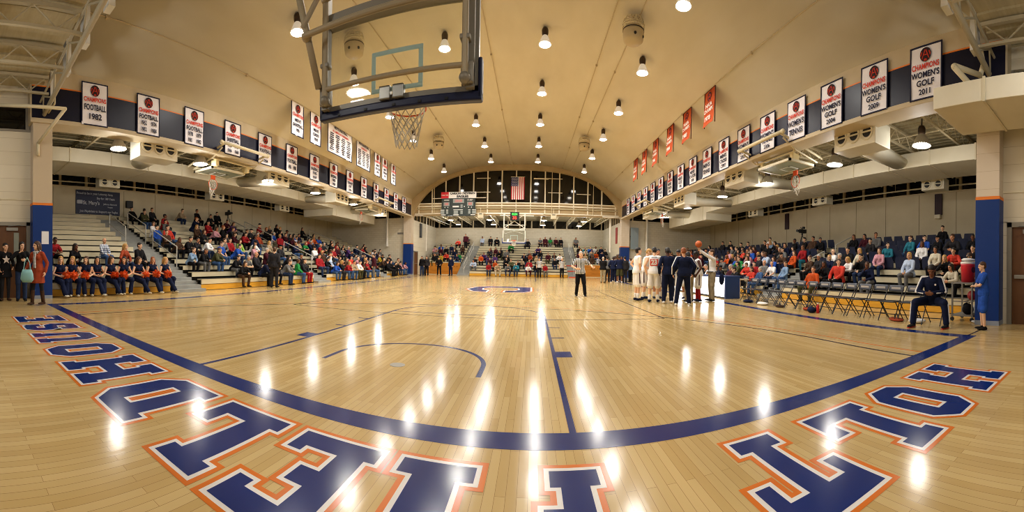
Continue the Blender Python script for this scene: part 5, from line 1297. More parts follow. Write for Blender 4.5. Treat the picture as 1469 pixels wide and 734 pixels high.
mb = MB(); mb.lathe([(.19, .44), (.195, .48), (.16, .50), (0, .50)], seg=28); mb.build('lid', M_WHITE, t, True)
mb = MB(); mb.cbox((0, -.19, .10), (.04, .05, .05), .01); mb.build('spigot', M_WHITE, t)
mb = MB(); mb.lathe([(0, 0), (.07, 0), (.07, .006), (0, .006)], (-.08, -.163, .30), 20, (-.45, -.9, 0)); mb.build('badge', mat('badge_dark', '5a1016', .5), t)
bag(8.28, 3.33, cloth('white'), 'white towels heaped on the red drink cooler', (.20, .16, .07), 'towel', 'towel', 1).location.z = 1.42
bag(8.15, 3.28, cloth('black'), 'black bag on the lower shelf of the steel cart', (.14, .14, .24)).location.z = .155
mb = MB(); mb.box((8.36, 3.12, .156), (8.56, 3.4, .34), .02); mb.box((8.38, 3.1, .22), (8.52, 3.12, .3)); tag(mb.build('storage_box', M_WHITE), 'white box on the lower shelf of the steel cart', 'box')
bag(7.9, 2.95, cloth('white'), 'white towel lying on the floor in front of the steel cart', (.2, .1, .05), 'towel', 'towel')
# tv camera on tripod, two of them
def tvcam(x, y, z, lab, rot, sc=1.):
    t = thing('video_camera', lab, 'camera', (x, y, z), rot, 'video cameras on tripods'); t.scale = (sc,) * 3
    mb = MB(); mb.box((-.09, -.28, 1.28), (.09, .22, 1.52), .02); mb.build('body', M_BLACK, t)
    mb = MB(); mb.lathe([(0, .2), (.06, .2), (.075, .40), (.085, .42), (0, .42)], (0, 0, 1.40), 16, (0, 1, 0)); mb.build('lens', M_BLACK, t)
    mb = MB(); mb.box((-.16, -.1, 1.54), (-.03, .05, 1.66), .01); mb.tube((0, -.05, 1.52), (0, .15, 1.62), .02, seg=8); mb.build('viewfinder', M_BLACK, t)
    mb = MB(); mb.sphere((0, 0, 1.22), (.06, .06, .07), 12, 8); mb.build('pan_head', M_DKGREY, t)
    for i in range(3):
        a = 2 * PI * i / 3; mb = MB(); mb.tube((0, 0, 1.2), (.42 * math.cos(a), .42 * math.sin(a), 0), .022, seg=8); mb.build('leg', M_DKGREY, t)
tvcam(15.0, 16.6, 2.05, 'dark video camera on tripod high behind the navy seats', PI / 2)
tvcam(-18.46, 16.95, 3.05, 'video camera on tripod against the rear wall, cheerleader side', -PI / 2, .9)
# ------------------------------------------------------------------ spectators
def figure(p, loc, rotz, label, group=None, skin=0, hair=('short', 'dark'), top=None, bottom=None, shoes='black', scale=1., high=False, cat='person', socks=None):
    """one posed person; top = (part name, cloth, sleeve, hem), bottom = (part name, cloth, kind)"""
    o = raw('person', p.body(.0085), [SKINS[skin], M_EYE, M_LIP]); o.location = loc; o.rotation_euler = (0, 0, rotz); o.scale = (scale,) * 3
    tag(o, label, cat, group)
    if top: raw(top[0], p.top(top[2], top[3]), [CLOTH[top[1]]], o)
    if bottom: raw(bottom[0], p.bottom(bottom[2]), [CLOTH[bottom[1]]], o)
    if hair[0]: raw('hair', p.hair(hair[0]), [HAIRC[hair[1]]], o)
    for k in (1, -1): raw('shoe', p.shoe(k, high), [CLOTH[shoes]], o)
    if socks:
        for k in (1, -1):
            mb = MB(); mb.capsule(p.an[k] + V((0, 0, .0)), p.an[k].lerp(p.kn[k], socks[1]), .047, .056); raw('sock', remesh(mb, .01), [CLOTH[socks[0]]], o)
    return o
NF = 0
def tube_part(o, name, pts, r, m):
    mb = MB()
    for a, b in zip(pts, pts[1:]): mb.capsule(a, b, r, r, 8)
    return raw(name, remesh(mb, .009), [m], o)

# --- near group at the door and column
p = Pose((0, 0, .95), .04, head=(-.55, .05), R=((.30, .10, .98), (.6, -1, -.2)), L=((-.25, .02, .90), (-.5, -1, 0)), fR=((.10, .12, .08), (0, 1, 0), .1), fL=((-.12, -.10, .08), (0, 1, 0), .2), female=True)
o = figure(p, (-9.22, 2.12, 0), -2.35, 'woman in a rust red dress with a patterned scarf carrying a pale blue bag', None, 0, ('long', 'brown'), ('dress', 'rust', 'long', -.34), ('leggings', 'charcoal', 'leggings'), 'brown', .955, True)
for k in (1, -1):
    mb = MB(); mb.capsule(p.an[k] - V((0, 0, .02)), p.an[k].lerp(p.kn[k], .72), .053, .062); raw('boot_shaft', remesh(mb, .01), [CLOTH['brown']], o)
tube_part(o, 'scarf', [p.neck + p.r * .07 + p.u * .0, p.neck + p.r * .06 + p.f * .09 - p.u * .03, p.neck - p.r * .05 + p.f * .10 - p.u * .04, p.neck - p.r * .08, p.neck - p.f * .07, p.neck + p.r * .07], .034, CLOTH['scarfprint'])
tube_part(o, 'scarf_end', [p.neck + p.f * .11 - p.u * .03, p.neck + p.f * .155 - p.u * .20, p.neck + p.f * .155 - p.u * .42], .042, CLOTH['scarfprint'])
M_BAG = mat('pale_blue_leather', '8fc4c6', .5)
mb = MB(); mb.loft([((0, 0, -.20), V((.13, 0, 0)), V((0, .06, 0))), ((0, 0, -.12), V((.19, 0, 0)), V((0, .085, 0))), ((0, 0, .02), V((.17, 0, 0)), V((0, .07, 0))), ((0, 0, .12), V((.13, 0, 0)), V((0, .035, 0)))]); b_ = mb.build('handbag', M_BAG, smooth=True, loc=(-9.02, 1.80, .80), rotz=.9); tag(b_, 'pale blue handbag hanging from the arm of the woman in rust red', 'bag')
mb = MB(); mb.path([(-.10, 0, .11), (-.07, 0, .30), (0, 0, .42), (.07, 0, .30), (.10, 0, .11)], .012, 6); mb.build('handle', M_BAG, b_)
p = Pose((0, 0, .95), .0, head=(.2, .05), R=((.22, .10, .95), (.5, -1, 0)), L=((-.20, .16, 1.0), (-.5, -1, 0)), female=True)
o = figure(p, (-10.28, 1.42, 0), -1.45, 'girl in a black sweater with a big white star standing by the near door', None, 0, ('tail', 'dark'), ('sweater', 'black', 'long', -.24), ('leggings', 'charcoal', 'leggings'), 'brown', .95, True)
mb = MB(); mb.prism(star_pts(.13, .055), -.006, .006, Matrix.Translation(p.pel + p.u * .27 + p.f * .148) @ Matrix.Rotation(PI / 2, 4, 'X')); mb.build('star_print', M_WPR, o)
p = Pose((0, 0, .95), .05, head=(.35, .05), R=((.10, .22, 1.38), (.9, .2, -.7)), L=((-.12, .24, 1.18), (-.8, -.4, -.3)), female=True)
o = figure(p, (-10.12, 1.86, 0), -1.7, 'dark-haired woman in black raising a hand beside the star sweater girl', None, 0, ('bob', 'dark'), ('top', 'black', 'long', -.12), ('jeans', 'darkdenim', 'trousers'), 'black', .97)
figure(POSES['stand'](False), (-10.25, 1.12, 0), -1.5, 'person in dark clothes cut off at the picture edge beside the near door', None, 1, ('short', 'dark'), ('jacket', 'black', 'long', -.12), ('trousers', 'black', 'trousers'), 'black', .97)
# --- boy at the other column
p = Pose((0, 0, .95), .03, head=(.1, .08), R=((-.04, .22, 1.12), (.9, .1, -.8), (-1, .1, .1)), L=((.05, .24, 1.10), (-.9, .1, -.8), (1, .1, .1)))
figure(p, (7.06, 2.50, 0), .62, 'boy in royal blue shirt and shorts standing with folded arms at the blue column', None, 0, ('short', 'brown'), ('tee_shirt', 'blue', 'short', -.16), ('shorts', 'blue', 'shorts'), 'black', .805)
# --- seated player
p = Pose((0, .02, .09), .20, head=(.05, .45), R=((.06, .36, .24), (.9, -.2, -.5), (-.6, .6, .0)), L=((-.05, .37, .25), (-.9, -.2, -.5), (.6, .6, .0)), fR=((.33, .43, -.35), (.5, 1, 1), .35), fL=((-.35, .45, -.35), (-.5, 1, 1), .35), fat=1.05)
o = figure(p, (7.20, 3.74, .455), 1.90, 'player in a navy and white warm-up sitting with bowed head on a folding chair', None, 4, ('short', 'dark'), ('warm_up_jacket', 'navy', 'long', -.08), ('warm_up_trousers', 'navy', 'trousers'), 'charcoal', 1.04)
for k in (1, -1):
    n_ = (p.sh[k] - p.neck).normalized()
    tube_part(o, 'sleeve_stripe', [p.neck + p.r * k * .08 - p.u * .01, p.sh[k] + p.u * .055 + p.r * k * .035, p.sh[k].lerp(p.el[k], .5) + p.r * k * .058 + p.f * .02, p.el[k] + p.r * k * .052, p.el[k].lerp(p.wr[k], .85) + p.r * k * .040], .027, CLOTH['white'])
    tube_part(o, 'trouser_stripe', [p.hip[k].lerp(p.kn[k], .4) + V((k * .093, 0, .03)), p.kn[k] + V((k * .078, 0, .0)), p.an[k] + V((k * .062, 0, .04))], .018, CLOTH['white'])
    mb = MB(); a = p.an[k]; f = Matrix.Rotation(p.fy[k], 3, 'Z') @ V((0, 1, 0)); mb.loft([(a + V((0, 0, -.075)) - f * .08, f.cross(V((0, 0, 1))) * .035, V((0, 0, .009))), (a + V((0, 0, -.073)) + f * .08, f.cross(V((0, 0, 1))) * .05, V((0, 0, .009))), (a + V((0, 0, -.073)) + f * .19, f.cross(V((0, 0, 1))) * .028, V((0, 0, .009)))]); raw('shoe_sole', mb.mesh(), [CLOTH['coral']], o)
mb = MB(); q = p.pel + p.u * .36 + p.f * .135 - p.r * .09; mb.sphere(q, (.022, .008, .022), 10, 8); mb.build('chest_badge', M_WPR, o)
# --- referees
def ref(p, loc, rot, lab, skin=0, hair=('short', 'grey'), sc=1.):
    o = figure(p, loc, rot, lab, 'referees in striped shirts', skin, hair, ('striped_shirt', 'striped', 'short', -.06), ('black_trousers', 'black', 'trousers'), 'black', sc)
    mb = MB(); mb.tube(p.neck + p.f * .07 - p.u * .02, p.neck + p.f * .125 - p.u * .17, .005, seg=5); mb.cbox(p.neck + p.f * .13 - p.u * .18, (.03, .015, .02)); mb.build('whistle', M_BLACK, o); return o
p = Pose((0, 0, .94), .02, head=(-.1, .0), R=((.20, .22, 1.05), (.8, -.8, 0), (-.6, .9, 0)), L=((-.40, .30, 1.10), (-.8, -.8, -.4), (-.6, 1, .1)), fR=((.12, -.12, .09), (0, 1, 0), .1), fL=((-.16, .14, .08), (0, 1, 0), .1))
ref(p, (1.84, 13.77, 0), PI + .12, 'referee in striped shirt walking alone at midcourt with one hand out')
ref(POSES['stand'](False), (.66, 31.8, 0), PI, 'referee in striped shirt standing at the far baseline, nearer the far goal', 0, ('short', 'dark'))
ref(POSES['stand'](False), (2.62, 31.8, 0), PI + .2, 'referee in striped shirt standing at the far baseline by the red step signs', 1, ('thin', 'grey'))
# --- home team huddle
GH = 'home team huddle'
def player(p, loc, rot, lab, skin, hair=('short', 'dark'), sc=1.07, num=None, red=False):
    o = figure(p, loc, rot, lab, GH, skin, hair, ('jersey', 'white', 'none', -.10), ('basketball_shorts', 'white', 'shorts'), 'navy', sc, socks=(('red', .85) if red else ('white', .3)))
    for k in (1, -1): mb = MB(); mb.capsule(p.pel + p.r * k * .17 + V((0, 0, .02)), p.hip[k].lerp(p.kn[k], .85) + p.r * k * .105, .02, .02, 8); raw('side_stripe', remesh(mb, .009), [CLOTH['maroon']], o)
    if num:
        back = p.pel + p.u * .27 - p.f * .128
        t_ = text(o, num, back, .21, M_TXT_R, .9, 'number', .03); t_.rotation_euler = (0, 0, 0)
        mb = MB(); mb.cbox(back + V((0, .008, 0)), (.25, .012, .21), .01); mb.build('number_patch', M_TXT_R, o); t_.data.materials[0] = M_TXT_R
        t_.material_slots[0].link = 'OBJECT'; t_.material_slots[0].material = M_WPR
        t2 = text(o, 'ADAMS', back + V((0, -.004, .155)), .06, M_TXT_N, .9, 'name')
    return o
hips = lambda: Pose((0, 0, .95), .05, head=(-.1, -.1), R=((.20, .02, 1.02), (1, -.5, .2)), L=((-.20, .02, 1.02), (-1, -.5, .2)))
down = lambda: Pose((0, 0, .95), .10, head=(.0, .42), R=((.24, .12, .98), (.7, -1, 0)), L=((-.24, .10, .92), (-.7, -1, 0)), fR=((.13, .03, .08), (.1, 1, 0), .2), fL=((-.13, -.03, .08), (-.1, 1, 0), .2))
player(hips(), (3.60, 12.20, 0), -1.45, 'white-uniformed player with hands on hips at the outer edge of the huddle', 0)
player(down(), (3.98, 11.50, 0), -.35, 'white-uniformed player number 23 seen from behind in the huddle', 0, num='23')
player(POSES['lookdown'](False), (4.05, 12.75, 0), -2.0, 'blond player in white behind the number 23 player', 0, ('short', 'blond'))
player(POSES['stand'](False), (4.55, 12.80, 0), PI, 'dark-haired player in white facing out from inside the huddle', 2)
player(down(), (5.60, 11.45, 0), 1.25, 'dark-skinned player in white with red leg sleeves beside the coach', 5, red=True, sc=1.02)
def warm(p, loc, rot, lab, skin, hair=('short', 'dark'), sc=1.05, stripe=False, legs='navy', top='navy', shoes='white'):
    o = figure(p, loc, rot, lab, GH, skin, hair, ('warm_up_jacket', top, 'long', -.14), ('warm_up_trousers', legs, 'trousers'), shoes, sc)
    if stripe:
        for k in (1, -1):
            tube_part(o, 'sleeve_stripe', [p.neck + p.r * k * .09 - p.u * .01, p.sh[k] + p.u * .045 + p.r * k * .045, p.el[k] + p.r * k * .052, p.wr[k] + p.r * k * .038], .023, CLOTH['white'])
            tube_part(o, 'trouser_stripe', [p.hip[k] + V((k * .108, 0, 0)), p.kn[k] + V((k * .080, 0, 0)), p.an[k] + V((k * .064, 0, .02))], .019, CLOTH['white'])
    return o
warm(down(), (4.32, 11.10, 0), -.1, 'tall person in a plain navy hooded warm-up seen from behind in the huddle', 5, sc=1.06)
warm(Pose((0, 0, .95), .06, head=(.0, .25), R=((.30, .06, .95), (.7, -1, 0)), L=((-.30, .06, .93), (-.7, -1, 0)), fR=((.18, .0, .08), (.1, 1, 0), .3), fL=((-.24, -.05, .08), (-.1, 1, 0), .3), fat=1.15), (4.52, 10.28, 0), -.15, 'broad person in navy warm-up with white side stripes, back to the camera', 1, ('short', 'ginger'), 1.04, True)
warm(down(), (5.20, 11.35, 0), .2, 'person in navy jacket and khaki trousers at the back of the huddle', 5, legs='khaki', shoes='black', sc=1.0)
warm(POSES['lookdown'](False), (5.0, 12.7, 0), 2.6, 'person in navy warm-up on the far side of the huddle', 3)
player(POSES['lookdown'](False), (5.35, 12.5, 0), 2.2, 'player in white half hidden behind the navy jackets', 3)
# coach holding up a ball
p = Pose((0, 0, .95), .02, head=(.1, .05), R=((.22, .05, .98), (.6, -1, .1)), L=((-.16, .50, 1.66), (-.6, .4, -1), (.0, .6, 1)))
o = figure(p, (6.10, 11.40, 0), 1.45, 'coach in white shirt and khaki trousers holding a ball up high', None, 0, ('short', 'brown'), ('dress_shirt', 'white', 'long', -.02), ('khaki_trousers', 'khaki', 'trousers'), 'black', 1.06)
mb = MB(); mb.torus(p.pel + V((0, 0, .02)), .17, .02, seg2=6); bl = mb.build('belt', M_BLACK, o)
tube_part(o, 'necktie', [p.neck + p.f * .09 - p.u * .04, p.neck + p.f * .14 - p.u * .25, p.neck + p.f * .13 - p.u * .45], .022, CLOTH['olive'])
hx = Matrix.Rotation(1.45, 3, 'Z') @ ((p.wr[-1] + (p.wr[-1] - p.el[-1]).normalized() * .05 + V((0, .03, .19))) * 1.06) + V((6.10, 11.40, 0))
ball(hx.x, hx.y, hx.z, .12, mat('orange_ball', 'c8622a', .55), 'orange basketball held up in the hand of the coach in white')
p_j = MB(); p_j.sphere((0, 0, 0), (.10, .07, .20), 14, 10); o = p_j.build('jacket', CLOTH['navy'], smooth=True, loc=(6.32, 11.10, .78)); tag(o, 'navy cloth hanging from the hand of the coach in white', 'clothing')
# --- visitors huddle
GV = 'visitors huddle'
for x, y, r, pose, top, legs, hair, sk, sc, lab in (
    (4.72, 24.0, -.3, 'armsfolded', 'black', 'khaki', ('thin', 'grey'), 0, 1.02, 'bald person in black blazer and pale trousers at the edge of the visitors huddle'),
    (5.22, 25.0, -.4, 'stand', 'grey', 'charcoal', ('short', 'dark'), 1, 1.05, 'person in grey top in the visitors huddle beside the black blazer'),
    (5.50, 24.3, -.1, 'lookdown', 'navy', 'navy', ('short', 'dark'), 5, 1.05, 'navy-clad player with white side stripes in the visitors huddle'),
    (5.88, 24.1, .0, 'lookdown', 'navy', 'olive', ('short', 'dark'), 4, 1.08, 'navy-shirted player in dark green shorts in the visitors huddle'),
    (6.27, 24.2, .1, 'stand', 'charcoal', 'charcoal', ('short', 'dark'), 1, 1.05, 'person in a charcoal suit, back to the court, in the visitors huddle'),
    (6.95, 25.2, .5, 'stand', 'skyblue', 'black', ('short', 'brown'), 0, 1.0, 'person in sky blue shirt in the visitors huddle near the home huddle'),
    (6.0, 26.0, 2.8, 'stand', 'white', 'navy', ('short', 'dark'), 5, 1.08, 'white-shirted person facing out of the visitors huddle'),
    (6.55, 26.2, 2.6, 'stand', 'navy', 'navy', ('short', 'dark'), 4, 1.08, 'navy-shirted tall person at the back of the visitors huddle')):
    o = person(pose, (x, y, 0), r, lab, GV, top, legs, hair[1], hair[0], sk, scale=sc, bottom='shorts' if legs == 'olive' else 'trousers', shoes='white' if sk > 3 else 'black')
# --- others standing about
def stander(x, y, r, pose, top, legs, lab, hair='dark', style='short', skin=0, female=False, sc=.99, z=0, shoes='black'): return person(pose, (x, y, z), r, lab, None, top, legs, hair, style, skin, female, scale=sc, shoes=shoes)
stander(-10.2, 22.3, PI / 2 + .3, 'stand', 'maroon', 'grey', 'person in maroon and black jacket and pale grey trousers standing before the packed bleachers', shoes='white')
stander(-10.25, 12.15, .3, 'stand', 'charcoal', 'charcoal', 'dark-jacketed person walking along the cheerleader side sideline', 'brown', sc=1.02)
stander(-9.45, 30.7, PI, 'stand', 'black', 'darkdenim', 'person in black standing by the far blue column, column side', female=True, style='long')
stander(-9.02, 30.7, PI, 'stand', 'charcoal', 'black', 'person in charcoal standing second from the far blue column', female=True, style='long', hair='brown')
stander(-8.30, 32.25, PI, 'lookdown', 'black', 'black', 'person in black leaning at the orange wooden front under the scoreboard')
stander(-7.20, 32.2, PI - .4, 'stand', 'navy', 'navy', 'navy and white clad person at the corner of the orange wooden front')
# --- scorers table crew
for i, (y, top, hair, lab) in enumerate(((12.9, 'black', 'dark', 'person in black seated first behind the scorers table'), (13.6, 'maroon', 'grey', 'person in maroon seated second behind the scorers table'), (14.6, 'navy', 'brown', 'person in navy seated third behind the scorers table'), (15.6, 'white', 'dark', 'person in white seated fourth behind the scorers table'), (16.6, 'charcoal', 'dark', 'person in charcoal seated fifth behind the scorers table'))):
    person(('forward', 'upright', 'chin', 'upright', 'forward')[i], (8.25, y, .455), PI / 2, lab, None, top, 'black', hair, skin=i % 3)
    dup(ch0, (8.25, y, 0), PI / 2, 'folding chair behind the scorers table, %s counting from its near end' % ORD[i + 1])
# --- cheerleaders
POM = MB(); rr = random.Random(3)
for i in range(260):
    d = V((rr.gauss(0, 1), rr.gauss(0, 1), rr.gauss(0, 1))).normalized(); l = rr.uniform(.11, .17); s_ = d.orthogonal().normalized() * .006; e = d * l + V((0, 0, -.03 * rr.random()))
    POM.mi = 0 if i % 6 else 1; POM.face([s_, -s_, e - s_ * 1.3, e + s_ * 1.3]); POM.face([s_, e + s_ * 1.3, e - s_ * 1.3 + V((0, 0, .004)), -s_ + V((0, 0, .004))])
POM.mi = 0; POM.sphere((0, 0, 0), (.07, .07, .07), 12, 8)
POM = POM.mesh('pom_pom'); POM.materials.append(mat('orange_pom_foil', 'ee6420', .35)); POM.materials.append(mat('dark_pom_foil', 'b83c18', .35))
GC = 'cheerleaders sitting in front of the bleachers'
cp_ = [Pose((0, .0, .105), .12, head=(hd, .0), R=((.10, .26, .22), (.9, -.4, -.5), (-.5, .8, 0)), L=((-.10, .26, .22), (-.9, -.4, -.5), (.5, .8, 0)), female=True, fR=fr, fL=fl) for hd, fr, fl in (
    (-.3, ((.06, .62, -.34), (.2, 1, 1.2), .1), ((-.02, .56, -.34), (-.2, 1, 1.2), .1)), (-.6, ((.14, .42, -.35), (.3, 1, 1), .1), ((-.10, .44, -.35), (-.3, 1, 1), .1)), (.5, ((.02, .66, -.33), (.2, 1, 1.2), .1), ((-.04, .42, -.35), (-.2, 1, 1), .1)))]
cc = [dict(body=q.body(.0085), top=q.top('none', -.02), bot=q.bottom('bells'), s1=q.shoe(1), s2=q.shoe(-1), hair=q.hair('long')) for q in cp_]
for i, (y, hc, v, lab) in enumerate(((3.27, 'blond', 0, 'blonde cheerleader first from the blue column'), (3.68, 'blond', 1, 'fair-haired cheerleader second from the blue column'), (4.14, 'brown', 1, 'brown-haired cheerleader third from the blue column'), (4.50, 'dark', 0, 'dark-haired cheerleader fourth from the blue column'), (5.00, 'brown', 2, 'cheerleader with long hair and stretched legs, fifth from the blue column'), (5.50, 'dark', 1, 'dark-haired cheerleader sixth from the blue column'), (6.04, 'brown', 2, 'cheerleader leaning over with stretched legs, seventh from the blue column'), (6.60, 'ginger', 0, 'cheerleader eighth from the blue column, second from the aisle'), (7.12, 'blond', 2, 'blonde cheerleader beside the aisle, last in the row'))):
    c = cc[v]; o = raw('person', c['body'], [SKINS[i % 2], M_EYE, M_LIP]); o.location = (-11.12, y, .438); o.rotation_euler = (0, 0, -PI / 2 + (.1, -.1, .15)[v]); o.scale = (.96,) * 3
    tag(o, lab + ', in navy and orange', 'person', GC)
    raw('shell_top', c['top'], [CLOTH['navy']], o); raw('trousers', c['bot'], [CLOTH['navy']], o); raw('hair', c['hair'], [HAIRC[hc]], o)
    for s in ('s1', 's2'): raw('shoe', c[s], [CLOTH['cream']], o)
    q = cp_[v]; mb = MB(); mb.loft([(q.pel + q.u * .23 + q.f * .01, q.r * .152, q.f * .128), (q.pel + q.u * .245 + q.f * .01, q.r * .153, q.f * .129)], seg=24, cap=False); mb.loft([(q.pel + q.u * .13 + q.f * .01, q.r * .146, q.f * .122), (q.pel + q.u * .15 + q.f * .01, q.r * .146, q.f * .122)], seg=24, cap=False); mb.build('trim', CLOTH['orange'], o)
    if i != 3:
        w = Matrix.Rotation(o.rotation_euler.z, 3, 'Z') @ V(((-.10, .02, .10)[i % 3], .33, .24)) + o.location
        pm = place('pom_pom', POM, loc=w, rotz=i * 1.3); tag(pm, 'orange foil pom-pom on the lap of the %s cheerleader from the blue column' % ORD[i + 1], 'pom-pom', 'orange pom-poms')

# --- seated crowd
OCC = {}
COUNT = {}
def seat_pt(st, k, u, pose):
    stand_ = pose in ('stand', 'armsfolded', 'lookdown')
    d = TR * k + (.13 if not stand_ else -.16); z = (.438 + RS * k) if not stand_ else max(RS * k - 0, 0)
    if st == 'L': return (-11.0 - d, u, z), -PI / 2
    if st == 'R': return (9.2 + d, u, z), PI / 2
    return (u, 32.9 + d, z), PI
PEOPLE = []
def sit(st, k, u, top, legs='darkdenim', hair='dark', style=None, pose=None, female=None, skin=None, sc=None, note=None):
    r = RND
    if female is None: female = r.random() < .45
    if style is None: style = (r.choice(['long', 'long', 'long', 'bob', 'tail']) if female else r.choice(['short'] * 6 + ['cap', 'thin']))
    if style in ('long', 'bob', 'tail'): female = True
    if pose is None: pose = r.choice(['upright', 'forward', 'forward', 'back', 'chin', 'crossed', 'turned', 'clap'])
    if skin is None: skin = r.choice([0, 0, 0, 1, 1, 2, 3, 4])
    if sc is None: sc = r.uniform(.93, 1.03) * (.95 if female else 1)
    if style == 'thin': hair = 'grey'
    OCC.setdefault((st, k), []).append(u)
    PEOPLE.append(dict(st=st, k=k, u=u, top=top, legs=legs, hair=hair, style=style, pose=pose, female=female, skin=skin, sc=sc, note=note, yaw=r.uniform(-.25, .25)))
def free(st, k, u, gap=.50): return all(abs(u - v) > gap for v in OCC.get((st, k), []))
